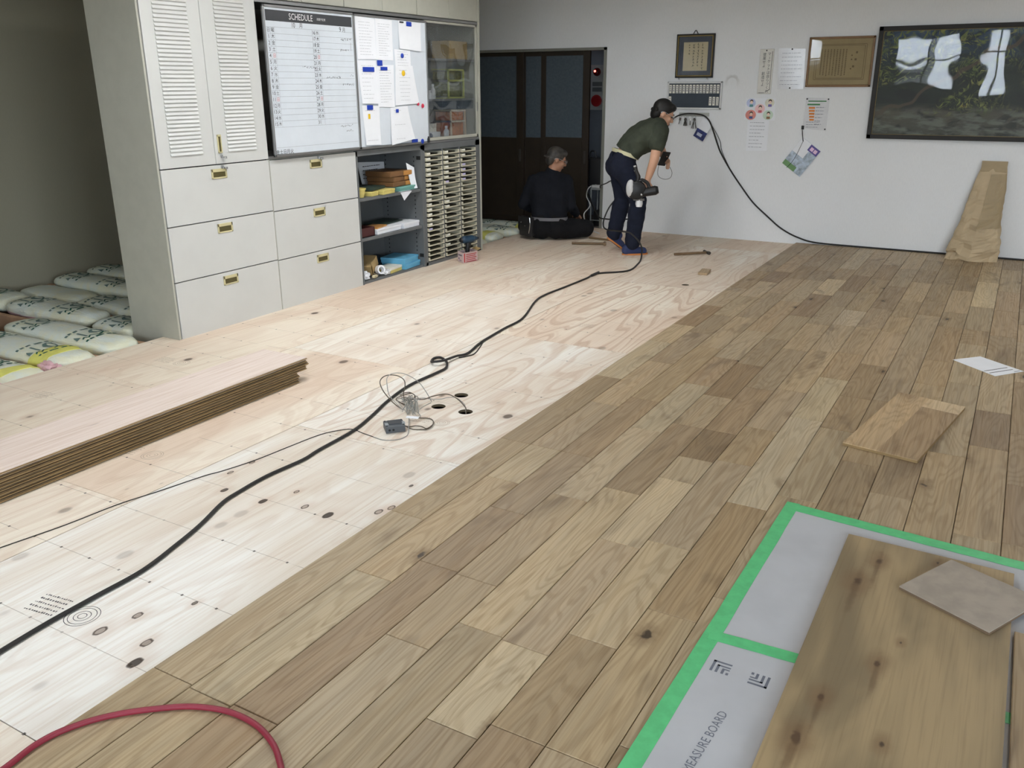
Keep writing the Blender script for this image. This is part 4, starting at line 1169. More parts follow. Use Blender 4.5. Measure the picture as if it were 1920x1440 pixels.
# ------------------------------------------------------------------ things behind the cupboard glass
CX = -4.53
t = thing('cardboard_box', 'tan cardboard box on the upper shelf behind the glass', 'box', (CX, 6.82, 1.723))
obj('carton', rbox(NB(), CX-.10, CX+.08, 6.675, 6.965, 1.7235, 1.870, .003), M['cardboard'], t)
obj('flap', box(NB(), CX-.025, CX-.02, 6.677, 6.963, 1.870, 1.8715), M['kraft_tape'], t)
def small_rack(label, y0, y1, z0, z1, mid, m, inner):
    t = thing('drawer_rack', label, 'rack', (CX, (y0+y1)/2, z0))
    bm = NB(); w = .014; xx = CX+.076
    for a in ((y0, y1, z0, z0+w), (y0, y1, z1-w, z1), (y0, y1, mid-w/2, mid+w/2), (y0, y0+w, z0, z1), (y1-w, y1, z0, z1)): box(bm, xx-.006, xx+.006, *a)
    for yy in (y0, y1-.008):
        for zz in (z0, z1-.008): box(bm, CX-.10, xx, yy, yy+.008, zz, zz+.008)
    obj('rack_frame', bm, m, t)
    for (a, b) in ((z0+w, mid-w/2), (mid+w/2, z1-w)):
        obj('drawer', rbox(NB(), CX-.095, CX+.060, y0+w, y1-w, a+.002, b-.004, .003, 1), inner, t)
small_rack('two-tier lime green rack on the middle cupboard shelf', 6.650, 6.904, 1.3955, 1.640, 1.545, plain('lime_plastic', (200, 206, 120), .5), plain('olive_stuff', (110, 112, 62), .6, var=.6, scale=60))
small_rack('two-tier white rack with orange trays on the cupboard floor', 6.675, 6.920, 1.0575, 1.300, 1.200, plain('cream_plastic', (220, 206, 182), .5), plain('orange_trays', (196, 116, 60), .5, var=.4, scale=30))
lidded('white_box', 'white box on the cupboard floor behind the glass', 'box', rz(-4.56, 6.47, 1.0575, 3), .13, .22, .062, M['paper'])
lidded('white_box', 'second white box stacked on the cupboard floor box', 'box', rz(-4.57, 6.455, 1.121, 3), .11, .19, .070, M['card'])
def bottle(label, x, y, z, r, h, m, cm_):
    t = thing('bottle', label, 'bottle', (x, y, z), 'bottles behind the cupboard glass')
    obj('bottle_body', lathe(NB(), [(0, 0), (r, 0), (r, h*.62), (r*.45, h*.78), (r*.4, h*.84), (0, h*.84)], Matrix.Translation((x, y, z)), 16), m, t, smooth=True)
    obj('cap', lathe(NB(), [(0, h*.84), (r*.5, h*.84), (r*.5, h), (0, h)], Matrix.Translation((x, y, z)), 14), cm_, t, smooth=True)
bottle('navy blue bottle on the cupboard floor', -4.465, 6.335, 1.0575, .020, .085, plain('navy_bottle', (50, 72, 110), .4), M['black'])
bottle('small navy bottle with white cap on the cupboard floor', -4.465, 6.380, 1.0575, .017, .070, plain('navy_bottle', (50, 72, 110), .4), M['paper'])
bottle('clear bottle beside the orange trays', -4.475, 6.635, 1.0575, .024, .110, M['lcd'], M['paper'])
bottle('slim white spray bottle on the middle cupboard shelf', -4.50, 6.485, 1.3955, .020, .120, M['lcd'], M['paper'])
bottle('short white bottle on the middle cupboard shelf', -4.50, 6.43, 1.3955, .022, .070, M['lcd'], M['paper'])
t = thing('file_row_box', 'long dark file box hung below the middle cupboard shelf', 'box', (CX, 6.79, 1.305))
obj('tray_body', box(NB(), CX-.12, CX+.085, 6.54, 7.04, 1.305, 1.3765), M['navy_card'], t)

# ------------------------------------------------------------------ on the end wall
WY = YF
def wframe(name, label, x0, x1, z0, z1, w, m, depth=.028, tilt=0.0, cat='picture frame'):
    t = thing(name, label, cat, ((x0+x1)/2, WY-.005, z0))
    bm = NB()
    for a in ((x0, x1, z1-w, z1), (x0, x1, z0, z0+w), (x0, x0+w, z0, z1), (x1-w, x1, z0, z1)): rbox(bm, a[0], a[1], WY-depth, WY-.001, a[2], a[3], .004, 2)
    obj('frame', bm, m, t)
    return t
# landscape picture, runs on past the edge of the view
t = wframe('landscape_picture', 'large black-framed landscape picture of leaves and rocks under glass', -1.288, .170, 1.028, 1.985, .038, M['frame_black'], .04, cat='picture')
obj('print', box(NB(), -1.262, .144, WY-.014, WY-.010, 1.054, 1.959), landscape_mat(), t)
obj('pane', box(NB(), -1.255, .137, WY-.024, WY-.021, 1.060, 1.953), M['glass_pic'], t)
bm = NB()
for a in ((-1.252, .134, 1.943, 1.950), (-1.252, .134, 1.063, 1.070), (-1.252, -1.245, 1.063, 1.95), (.127, .134, 1.063, 1.95)): box(bm, a[0], a[1], WY-.020, WY-.016, a[2], a[3])
obj('inner_fillet', bm, M['frame_gold'], t)
# certificate
t = wframe('certificate_frame', 'brown-framed faded certificate beside the landscape picture', -1.888, -1.312, 1.478, 1.914, .020, M['frame_wood'], .022)
obj('certificate', box(NB(), -1.872, -1.328, WY-.010, WY-.006, 1.494, 1.898), plain('faded_certificate', (170, 152, 112), .8, var=.06), t)
bm = NB(); R = on_wall(-1.60, 1.696, WY-.0112)
for s in (1.0, .93):
    for a in ((-.22*s, .22*s, .150*s, .150*s+.004), (-.22*s, .22*s, -.150*s-.004, -.150*s), (-.22*s-.004, -.22*s, -.15*s, .15*s), (.22*s, .22*s+.004, -.15*s, .15*s)): quad(bm, R, *a)
rc = random.Random(2)
for i in range(9):
    x = .05 - i*.027; z = .11
    while z > -.11:
        l = rc.uniform(.008, .014); quad(bm, R, x-.0045, x+.0045, z-l, z); z -= l+.004
for (x, z, s) in ((.14, .08, .018), (.135, .02, .018), (.12, -.04, .018), (.10, .055, .012), (.10, .02, .012), (.10, -.06, .012)): quad(bm, R, x-s/2, x+s/2, z-s/2, z+s/2)
obj('certificate_print', bm, plain('faded_ink', (124, 106, 76), .8), t)
obj('pane', box(NB(), -1.874, -1.326, WY-.016, WY-.0145, 1.492, 1.900), M['glass_pic'], t)
# calligraphy in a slate mount
t = wframe('calligraphy_frame', 'slate-mounted calligraphy in a thin gold and black frame', -3.172, -2.786, 1.568, 1.976, .014, M['frame_black'], .030)
bm = NB()
for a in ((-3.160, -2.798, 1.952, 1.962), (-3.160, -2.798, 1.582, 1.592), (-3.160, -3.150, 1.582, 1.962), (-2.808, -2.798, 1.582, 1.962)): rbox(bm, a[0], a[1], WY-.032, WY-.012, a[2], a[3], .002, 1)
obj('gold_fillet', bm, M['frame_gold'], t)
obj('mount', box(NB(), -3.152, -2.806, WY-.012, WY-.008, 1.588, 1.958), M['mount'], t)
obj('calligraphy_sheet', box(NB(), -3.100, -2.852, WY-.0145, WY-.0122, 1.634, 1.900), M['paper_old'], t)
bm = NB()
for cx, n, s in ((-2.905, 9, .024), (-2.950, 8, .024), (-2.995, 8, .024), (-3.040, 4, .018)):
    for i in range(n):
        z = 1.875 - i*.027
        for q in range(4):                           # brush strokes
            a = rc.uniform(0, 3.1); l = s*.5*rc.uniform(.4, 1)
            p = Vector((cx+rc.uniform(-.2, .2)*s, WY-.0152, z+rc.uniform(-.3, .3)*s)); d = Vector((math.cos(a)*l, 0, math.sin(a)*l))
            tube(bm, [p-d, p+d], .0011, 4, 1)
obj('brush_writing', bm, M['ink'], t)
obj('pane', box(NB(), -3.15, -2.808, WY-.022, WY-.0205, 1.590, 1.956), M['glass_pic'], t)
bm = NB(); tube(bm, [(-3.01, WY-.012, 1.974), (-2.985, WY-.014, 2.008), (-2.96, WY-.012, 1.974)], .004, 6, 4); obj('hanging_cord', bm, M['frame_black'], t)
for x, lab in ((-3.13, 'small metal hook under the calligraphy frame corner by the doorway'), (-2.84, 'small metal hook under the calligraphy frame corner by the wall stain')):
    bm = NB(); cyl(bm, (x, WY-.001, 1.556), (x, WY-.03, 1.556), .006, n=10); cyl(bm, (x, WY-.026, 1.556), (x, WY-.03, 1.568), .004, n=8)
    tag(obj('picture_hook', bm, M['chrome'], smooth=True), lab, 'hook', 'hooks under the calligraphy frame')
# name board
t = thing('name_board', 'slate name board with white name strips in an aluminium frame', 'board', (-2.965, WY-.005, 1.268))
obj('felt', box(NB(), -3.24, -2.688, WY-.014, WY-.002, 1.276, 1.528), M['name_felt'], t)
bm = NB()
for a in ((-3.248, -2.682, 1.515, 1.534), (-3.248, -2.682, 1.268, 1.286), (-3.248, -3.230, 1.268, 1.534), (-2.700, -2.682, 1.268, 1.534)): rbox(bm, a[0], a[1], WY-.022, WY-.001, a[2], a[3], .003, 1)
obj('frame', bm, plain('bright_aluminium', (214, 214, 214), .35, .2), t)
strips = [(-3.215+i*.0352, 1.462) for i in range(15)] + [(-3.215, 1.350), (-2.794, 1.348), (-2.758, 1.347), (-2.722, 1.346)]
for (x, z) in strips:
    s = obj('name_strip', box(NB(), x-.0125, x+.0125, WY-.0175, WY-.014, z-.041, z+.041), M['card'], t)
    bm = NB()
    for i in range(rc.choice((3, 4))):
        quad(bm, on_wall(x, z, WY-.018), -.007, .007, .022-i*.019-.005, .022-i*.019+.006)
    obj('name_print', bm, M['ink_grey'], s)
# old adhesive mark left by something taken down: part of the wall
# vertical slogan plaque
t = thing('slogan_plaque', 'narrow white plaque with a vertical japanese slogan', 'sign', (-2.272, WY-.005, 1.415))
obj('plate', rbox(NB(), -2.338, -2.206, WY-.012, WY-.001, 1.416, 1.822, .003, 1), plain('plaque_white', (222, 220, 212), .5), t)
bm = NB(); vtext(bm, 'マーケットは自らつくれ', .0335, on_wall(-2.246, 1.775, WY-.0126), 1.0, .9); vtext(bm, '提案せよ', .0335, on_wall(-2.292, 1.770, WY-.0126), 1.0, .9); vtext(bm, '創造せよ', .0335, on_wall(-2.292, 1.600, WY-.0126), 1.0, .9)
obj('slogan_lettering', bm, M['ink'], t)
bm = NB(); R = on_wall(0, 0, WY-.0126)
quad(bm, R, -2.222, -2.218, 1.455, 1.800); quad(bm, R, -2.325, -2.270, 1.425, 1.429)
v = [bm.verts.new(R @ Vector(p)) for p in ((-2.27, 1.425, 0), (-2.266, 1.429, 0), (-2.218, 1.455, 0), (-2.222, 1.459, 0))]; bm.faces.new((v[0], v[2], v[3], v[1]))
obj('rule', bm, M['ink'], t); obj('pin', lathe(NB(), [(0, 0), (.006, 0), (.006, .004), (0, .006)], on_wall(-2.276, 1.808, WY-.012), 10), M['black'], t)
def wall_sheet(name, label, cs, lines, mm, curl=.006, y=None, pins=(), cat='paper', seed=1):
    y = y or WY-.002
    o = obj(name, sheet(NB(), cs, on_wall(0, 0, y), curl=curl, lift=.0012), mm); tag(o, label, cat)
    if lines:
        cx = sum(c[0] for c in cs)/4; cz = sum(c[1] for c in cs)/4; w = cs[1][0]-cs[0][0]; h = cs[0][1]-cs[3][1]
        b2 = print_lines(NB(), on_wall(cx, cz, y-.003), w, h, lines, random.Random(seed), 0, .004)
        for vv in b2.verts:
            tt = min(1, max(0, (cs[0][1]-vv.co.z)/h)); vv.co.y -= curl*tt*tt
        obj('print', b2, M['ink_grey'], o)
    for (px_, pz_) in pins: obj('pin', lathe(NB(), [(0, 0), (.007, 0), (.007, .006), (0, .008)], on_wall(px_, pz_, y-.003), 10), M['black'], o)
    return o
wall_sheet('notice_sleeve', 'printed notice in a shiny clear sleeve between plaque and certificate', [(-2.168, 1.828), (-1.918, 1.816), (-1.902, 1.460), (-2.146, 1.460)], 9, M['lcd'], .004, pins=((-2.04, 1.815), (-2.03, 1.470)), seed=4)
o = wall_sheet('illustrated_notice', 'notice with small masked cartoon figures in coloured circles', [(-2.440, 1.374), (-2.152, 1.378), (-2.145, 1.172), (-2.442, 1.178)], 0, M['paper'], .004, y=WY-.006)
discs = ((-2.385, 1.333, .045, (196, 204, 232), 'lilac'), (-2.205, 1.335, .045, (226, 224, 206), 'cream'), (-2.296, 1.280, .048, (244, 206, 206), 'pink'), (-2.380, 1.222, .052, (226, 150, 140), 'salmon'), (-2.212, 1.222, .050, (206, 224, 206), 'mint'))
for (x, z, r, rgb, nm) in discs:
    b2 = NB(); R = on_wall(x, z, WY-.0115); b2.faces.new([b2.verts.new(R @ Vector((r*math.cos(a*.3927), r*.9*math.sin(a*.3927), 0))) for a in range(16)])
    d = obj('colour_disc', b2, plain(nm+'_print', rgb, .8), o)
    b2 = NB(); R = on_wall(x+.004, z+.014, WY-.0121); b2.faces.new([b2.verts.new(R @ Vector((.017*math.cos(a*.5236), .018*math.sin(a*.5236), 0))) for a in range(12)]); obj('hair_print', b2, plain('print_brown', (70, 54, 50), .8), d)
    b2 = NB(); R = on_wall(x+.004, z+.006, WY-.0125); b2.faces.new([b2.verts.new(R @ Vector((.014*math.cos(a*.5236), .014*math.sin(a*.5236), 0))) for a in range(12)]); obj('face_print', b2, plain('print_flesh', (240, 214, 196), .8), d)
    b2 = quad(NB(), on_wall(x+.004, z-.022, WY-.0123), -.017, .017, -.014, .008); obj('clothes_print', b2, plain(('print_teal', 'print_violet', 'print_rose', 'print_blue', 'print_ochre')[discs.index((x, z, r, rgb, nm))], ((96, 150, 150), (120, 110, 170), (206, 110, 120), (84, 100, 150), (140, 110, 80))[discs.index((x, z, r, rgb, nm))], .8), d)
wall_sheet('letter_sheet', 'plain printed letter hanging below the illustrated notice', [(-2.407, 1.186), (-2.198, 1.184), (-2.194, .888), (-2.400, .882)], 8, M['paper'], .010, y=WY-.003, seed=7)
o = wall_sheet('guide_sheet', 'notice with orange bars in a shiny clear sleeve', [(-1.869, 1.384), (-1.655, 1.381), (-1.657, 1.086), (-1.874, 1.104)], 0, M['lcd'], .004, pins=((-1.858, 1.372), (-1.664, 1.370), (-1.668, 1.10)))
b2 = NB()
for i in range(5): quad(b2, on_wall(-1.80, 1.292-i*.027, WY-.009), -.035+.004*i, .022, -.008, .008)
obj('orange_bars', b2, plain('print_orange', (222, 132, 52), .7), o)
b2 = NB(); quad(b2, on_wall(-1.79, 1.322, WY-.009), -.06, .055, -.007, .007); quad(b2, on_wall(-1.765, 1.352, WY-.009), -.08, .085, -.005, .005); obj('green_heading', b2, plain('print_green', (74, 132, 84), .7), o)
b2 = print_lines(NB(), on_wall(-1.725, 1.22, WY-.009), .12, .2, 6, random.Random(8), 0, .006); print_lines(b2, on_wall(-1.77, 1.14, WY-.009), .2, .06, 3, random.Random(9), 0, .005); obj('print', b2, M['ink_grey'], o)
# brochure on a hook and cord
t = thing('hook', 'black stick-on hook under the orange-bar notice', 'hook', (-1.872, WY-.004, 1.10))
bm = NB(); rbox(bm, -1.886, -1.860, WY-.008, WY-.001, 1.095, 1.130, .003, 1); tube(bm, [(-1.873, WY-.008, 1.112), (-1.873, WY-.022, 1.104), (-1.873, WY-.026, 1.118)], .003, 6, 3); obj('hook_body', bm, M['black'], t, smooth=True)
t = thing('hanging_brochure', 'tilted purple and green brochure hanging by a cord from the wall', 'brochure', (-1.855, WY-.01, .66))
ang = math.radians(-35)
R = basis((math.cos(ang), 0, math.sin(ang)), (-math.sin(ang), 0, math.cos(ang)), (0, -1, 0), (-1.857, WY-.016, .838))
obj('booklet', mbox(NB(), R, .218, .298, .008, .001), M['paper'], t)
b2 = NB(); quad(b2, R, -.109, .109, .0, -.149, .0046); quad(b2, R, .02, .109, -.149, .149, .0048); obj('photo_print', b2, plain('print_bluegreen', (176, 190, 204), .5, var=.45, scale=22), t)
b2 = NB(); quad(b2, R, .0, .109, .085, .149, .0054); obj('title_print', b2, plain('print_purple', (96, 84, 150), .6), t)
for q in (.034, .074): obj('title_block', quad(NB(), R, q-.016, q+.016, .098, .132, .006), plain('print_lilac', (232, 200, 226), .7), t)
b2 = NB(); quad(b2, R, -.109, .03, -.149, -.10, .0050); obj('green_print', b2, plain('print_leaf', (110, 150, 100), .6), t)
b2 = NB(); tube(b2, [(-1.873, WY-.020, 1.108), (-1.868, WY-.020, 1.05), (-1.854, WY-.022, .985)], .0022, 5, 4); tube(b2, [(-1.873, WY-.020, 1.108), (-1.862, WY-.022, 1.04), (-1.850, WY-.024, .985)], .0022, 5, 4)
tube(b2, [(-1.854, WY-.023, .985), (-1.92, WY-.024, .82), (-1.985, WY-.024, .735)], .0016, 4, 3); obj('cord', b2, M['black'], t)
# key rail and keys
t = thing('key_rail', 'narrow steel key rail under the name board', 'key rail', (-2.955, WY-.005, 1.195))
obj('rail_plate', rbox(NB(), -3.112, -2.800, WY-.010, WY-.001, 1.200, 1.236, .002, 1), plain('rail_steel', (176, 178, 172), .4), t)
for x in (-3.09, -3.04, -2.985, -2.945, -2.91, -2.865):
    bm = NB(); tube(bm, [(x, WY-.010, 1.216), (x, WY-.026, 1.205), (x, WY-.030, 1.212)], .0022, 6, 3); obj('peg', bm, M['chrome'], t, smooth=True)
def keys(label, x, n, l, m):
    t = thing('key_bunch', label, 'keys', (x, WY-.026, 1.10), 'keys on the key rail')
    bm = NB(); lathe(bm, [(.009, -.001), (.011, -.001), (.011, .001), (.009, .001), (.009, -.001)], Matrix.Translation((x, WY-.025, 1.196)) @ Matrix.Rotation(math.radians(90), 4, 'X'), 14); obj('key_ring', bm, M['chrome'], t)
    for i in range(n):
        a = math.radians(-14+28*i/max(1, n-1)); R = basis((math.cos(a), 0, math.sin(a)), (-math.sin(a), 0, math.cos(a)), (0, -1, 0), (x, WY-.020-.003*i, 1.188))
        bm = NB(); mbox(bm, R @ Matrix.Translation((0, -.016, 0)), .022, .026, .0022, .0008); mbox(bm, R @ Matrix.Translation((0, -l/2-.022, 0)), .008, l, .0018)
        obj('key', bm, m[i % len(m)], t)
keys('single key on the first peg', -3.09, 1, .045, [M['steel_dark']])
keys('thick bunch of dark keys on the rail', -3.035, 4, .060, [M['black'], M['steel_dark']])
keys('bunch of steel keys with a white tag', -2.985, 3, .050, [M['chrome'], M['steel_dark'], M['wire_white']])
keys('long bunch of keys beside the pamphlet', -2.942, 4, .085, [M['steel_dark'], M['black'], M['chrome']])
ang = math.radians(-28)
R = basis((math.cos(ang), 0, math.sin(ang)), (-math.sin(ang), 0, math.cos(ang)), (0, -1, 0), (-2.842, WY-.032, 1.075))
t = thing('hanging_pamphlet', 'white and navy pamphlet hanging from the key rail', 'pamphlet', (-2.842, WY-.03, .96))
obj('booklet', mbox(NB(), R, .118, .200, .006, .001), M['paper'], t)
b2 = quad(NB(), R, -.059, .059, -.035, -.012, .0036); quad(b2, R, -.059, .059, -.100, -.035, .0036); obj('navy_print', b2, plain('print_navy', (40, 52, 110), .5, var=.7, scale=34), t)
b2 = quad(NB(), R, -.035, .02, -.075, -.045, .0042); obj('photo_print', b2, plain('print_mist', (190, 196, 214), .5), t)
# fire alarm panel in the passage
t = thing('fire_alarm_panel', 'red-lamp fire alarm panel seen through the open doorway', 'alarm panel', (-4.49, 9.80, 1.225))
obj('panel_plate', rbox(NB(), -4.625, -4.355, 9.79, 9.829, 1.225, 1.726, .004, 1), plain('alarm_panel_grey', (206, 206, 204), .5), t)
bm = NB(); lathe(bm, [(.046, 0), (.046, .01), (.038, .034), (.02, .048), (0, .052)], on_wall(-4.465, 1.648, 9.79), 22); obj('lamp_dome', bm, plain('red_lamp', (120, 16, 22), .2), t, smooth=True)
bm = NB(); ell(bm, (-4.472, 9.742, 1.656), (.013, .012, .013)); obj('lamp_glow', bm, emit_mat('red_glow', (1.0, .10, .08), 6.0), t)
bm = NB(); lathe(bm, [(.066, 0), (.066, .014), (.052, .018), (.050, .010), (.020, .008), (.018, .014), (0, .014)], on_wall(-4.463, 1.330, 9.79), 26); obj('call_button', bm, M['red'], t, smooth=True)
for z in (1.515, 1.455): obj('name_plate', box(NB(), -4.52, -4.40, 9.786, 9.79, z-.024, z+.024), plain('plate_grey', (120, 122, 122), .5), t)
# stand with plug box, tool bag
t = thing('step_stand', 'small grey metal stand beside the doorway casing', 'stand', (-4.055, 9.03, -.012))
obj('stand_top', rbox(NB(), -4.145, -3.985, 8.99, 9.19, .395, .420, .004, 1), plain('stand_grey', (150, 154, 154), .45), t)
for x in (-4.140, -3.990):
    for y in (9.0, 9.18): obj('leg', cyl(NB(), (x, y, -.012), (x, y, .395), .009, n=10), plain('stand_grey', (150, 154, 154), .45), t, smooth=True)
obj('brace', cyl(NB(), (-4.14, 9.0, .06), (-3.99, 9.0, .06), .006, n=8), plain('stand_grey', (150, 154, 154), .45), t)
bm = NB(); rbox(bm, -4.13, -3.99, 8.98, 9.05, .4205, .452, .006, 2)
t = thing('plug_box', 'white plug box on the grey stand', 'plug box', (-4.06, 9.015, .42)); obj('case', bm, M['tool_white'], t)
for i in range(3): obj('socket', cyl(NB(), (-4.11+i*.04, 9.015, .4515), (-4.11+i*.04, 9.015, .4535), .010, n=10), M['dark'], t)
t = thing('tool_bag', 'tall black tool bag standing behind the sliding door edge', 'bag', (-4.15, 9.16, .42))
obj('bag_body', rbox(NB(), -4.25, -4.03, 9.07, 9.18, .4205, .735, .018, 3), M['leather'], t, smooth=True)
bm = NB(); tube(bm, [(-4.22, 9.12, .72), (-4.21, 9.12, .80), (-4.16, 9.12, .80), (-4.14, 9.12, .72)], .008, 8, 5); obj('grip', bm, M['black'], t, smooth=True)
bm = NB(); tube(bm, [(-4.04, 9.075, .72), (-4.02, 9.06, .62), (-4.025, 9.06, .50), (-4.05, 9.075, .46)], .007, 8, 5); obj('strap', bm, M['black'], t, smooth=True)
bm = NB(); rbox(bm, -4.12, -4.01, 9.03, 9.16, -.011, .16, .012, 2); tag(obj('black_case', bm, M['leather'], smooth=True), 'black case on the floor under the grey stand', 'case')

# ------------------------------------------------------------------ insulation packs between the joists
def pack(label, x0, x1, y, z=-.045, w=.285, h=.115, tilt=0, tiltend=0, pink=False, yellow=False, seed=0, prints=True, rot=0.0):
    """a film bag of glass wool: pillow along x with pinched ends"""
    L = x1-x0; cx = (x0+x1)/2
    t = thing('insulation_pack', label, 'insulation pack', (cx, y, z-h*.55), 'glass wool packs between the joists')
    Rm = Matrix.Translation((cx, y, z)) @ Matrix.Rotation(math.radians(rot), 4, 'Z') @ Matrix.Rotation(math.radians(tilt), 4, 'Y')
    nx, na = 26, 22
    rs_ = random.Random(seed)
    def surf(s, a, off=0.0):
        u = abs(2*s-1)
        k_ = max(0.0, 1-u**7)**.5
        e = .10
        ca, sa = math.cos(a), math.sin(a)
        X = (s-.5)*L
        n_ = 1 + .11*mnoise.noise(Vector((X*8, a*1.5, seed*3.1))) + .05*mnoise.noise(Vector((X*22, a*5, seed)))
        yy = (w/2)*(.35+.65*k_)*math.copysign(abs(ca)**.72, ca)*n_; zz = (h/2)*(.12+.88*k_)*math.copysign(abs(sa)**.8, sa)*n_
        v = Vector((X, yy, zz))
        if off: v += Vector((0, ca*off, sa*off))
        return Rm @ v
    def skin(s0, s1, off, n):
        bm = NB(); G = []
        for i in range(n+1):
            s = s0+(s1-s0)*i/n
            G.append([bm.verts.new(surf(s, 2*math.pi*k_/na, off)) for k_ in range(na)])
        for a, b in zip(G, G[1:]):
            for k_ in range(na): bm.faces.new((a[k_], a[(k_+1) % na], b[(k_+1) % na], b[k_]))
        bm.faces.new(G[0][::-1]); bm.faces.new(G[-1]); return bm
    body = obj('film_bag', skin(0, 1, 0, nx), M['bag'], t, smooth=60)
    if yellow: obj('wool_band', skin(.74, .86, .003, 6), M['wool_yellow'], t, smooth=60)
    if pink:
        bm = NB(); G = []
        for i in range(17):
            s = .06+.7*i/16
            G.append([bm.verts.new(surf(s, a, .004)) for a in (-2.35, -2.1, -1.8, -1.45, -1.1)] if False else [bm.verts.new(surf(s, a, .003)) for a in (math.pi*1.04, math.pi*1.12, math.pi*1.22, math.pi*1.34)])
        for a, b in zip(G, G[1:]):
            for q in range(3): bm.faces.new((a[q], b[q], b[q+1], a[q+1]))
        obj('pink_flap', bm, M['bag_pink'], t, smooth=60)
    if prints:
        def wrap(bm):
            bmesh.ops.triangulate(bm, faces=bm.faces[:])
            bmesh.ops.subdivide_edges(bm, edges=bm.edges[:], cuts=1)
            for v in bm.verts:
                s = .5 + v.co.x/L; a = math.pi/2 - v.co.y/(w*.55) ; v.co = surf(min(.97, max(.03, s)), a, .0035)
            return bm
        for rep in ((-.27, .20) if L > .8 else (0.0,)):
            g_, d_ = NB(), NB()
            q = rep*L
            # rotated so that the print reads along the bag's girth
            B = Matrix.Translation((q, -.010, 0)) @ Matrix.Rotation(math.radians(90), 4, 'Z')
            text(g_, '10', .155, B @ Matrix.Translation((.0, 0, 0)), 1.0)
            P = [(-.115, .02), (-.085, -.035), (-.145, -.035)]
            g_.faces.new([g_.verts.new(B @ Vector((x, y_, 0))) for x, y_ in P])
            for i in range(6): quad(g_, B, -.13+.045*i, -.10+.045*i, .085, .105)
            for i in range(5): quad(d_, B, -.12+.05*i, -.085+.05*i, -.115, -.10)
            zig = [(-.10, -.075), (-.07, -.060), (-.05, -.085), (-.02, -.058), (.01, -.086), (.04, -.062), (.07, -.080)]
            for a, b in zip(zig, zig[1:]):
                d_.faces.new([d_.verts.new(B @ Vector(p_+(0,))) for p_ in (a, (a[0], a[1]+.014), (b[0], b[1]+.014), b)])
            obj('grey_print', wrap(g_), M['bag_print'], body); obj('green_print', wrap(d_), M['bag_print_dark'], body)
    return t
pack('glass wool pack half hidden at the floor edge, with a yellow band and pink wrapper', -5.30, -4.57, 2.60, yellow=True, pink=True, seed=1)
pack('glass wool pack with a yellow wool band and pink wrapper against the plywood edge', -5.72, -4.575, 2.93, yellow=True, pink=True, seed=2, z=-.030)
pack('long clean glass wool pack ending at the plywood edge near the cabinet', -5.74, -4.575, 3.245, seed=3, z=-.025, h=.125)
pack('glass wool pack with pink underside behind the joist', -6.30, -5.34, 3.60, seed=4, pink=True, z=-.02, h=.13)
pack('glass wool pack tight against the cabinet side', -5.29, -4.86, 3.60, seed=5, z=-.035)
pack('glass wool pack at the store wall beyond the pink one', -6.82, -6.31, 3.62, seed=6, z=-.02, h=.13)
pack('glass wool pack running behind the louvred cabinet', -5.95, -4.95, 3.93, seed=7, z=-.03)
pack('glass wool pack lying behind a bare joist', -6.70, -5.97, 3.95, seed=12, z=-.035, h=.11, prints=False)
pack('raised glass wool pack near the store wall', -6.72, -5.72, 4.26, seed=8, z=.0, h=.13)
pack('glass wool pack in the corner of the store strip', -6.78, -5.80, 4.60, seed=9, z=.005, h=.13)
pack('glass wool pack by the tray rack end', -5.35, -4.60, 7.46, seed=10, z=-.035, h=.12)
pack('rumpled glass wool pack in front of the sliding doors', -5.40, -4.63, 7.82, seed=11, z=-.02, h=.13, yellow=True)
pack('glass wool pack at the foot of the sliding doors', -5.45, -4.60, 8.20, seed=13, z=-.02, h=.13)
pack('yellow-ended glass wool pack beside the kneeling worker', -5.45, -4.58, 8.58, seed=14, z=-.02, h=.12, yellow=True)

def film(label, c, r, seed):
    bm = NB(); bmesh.ops.create_icosphere(bm, subdivisions=4, radius=1.0)
    for v in bm.verts:
        n = v.co.normalized(); d = 1 + .5*mnoise.noise(n*2.1+Vector((seed, 0, 0))) + .35*mnoise.noise(n*6.5+Vector((0, seed, 0)))
        v.co = Vector((c[0]+n.x*r[0]*d, c[1]+n.y*r[1]*d, c[2]+n.z*r[2]*d))
    tag(obj('plastic_wrapper', bm, M['bag_pink'], smooth=50), label, 'plastic wrapper')
film('crumpled pink plastic wrapper between two glass wool packs', (-4.66, 2.775, -.040), (.090, .045, .045), 2.0)
film('crumpled pink plastic wrapper at the plywood edge beside the half hidden pack', (-4.66, 2.435, -.045), (.085, .05, .045), 5.0)

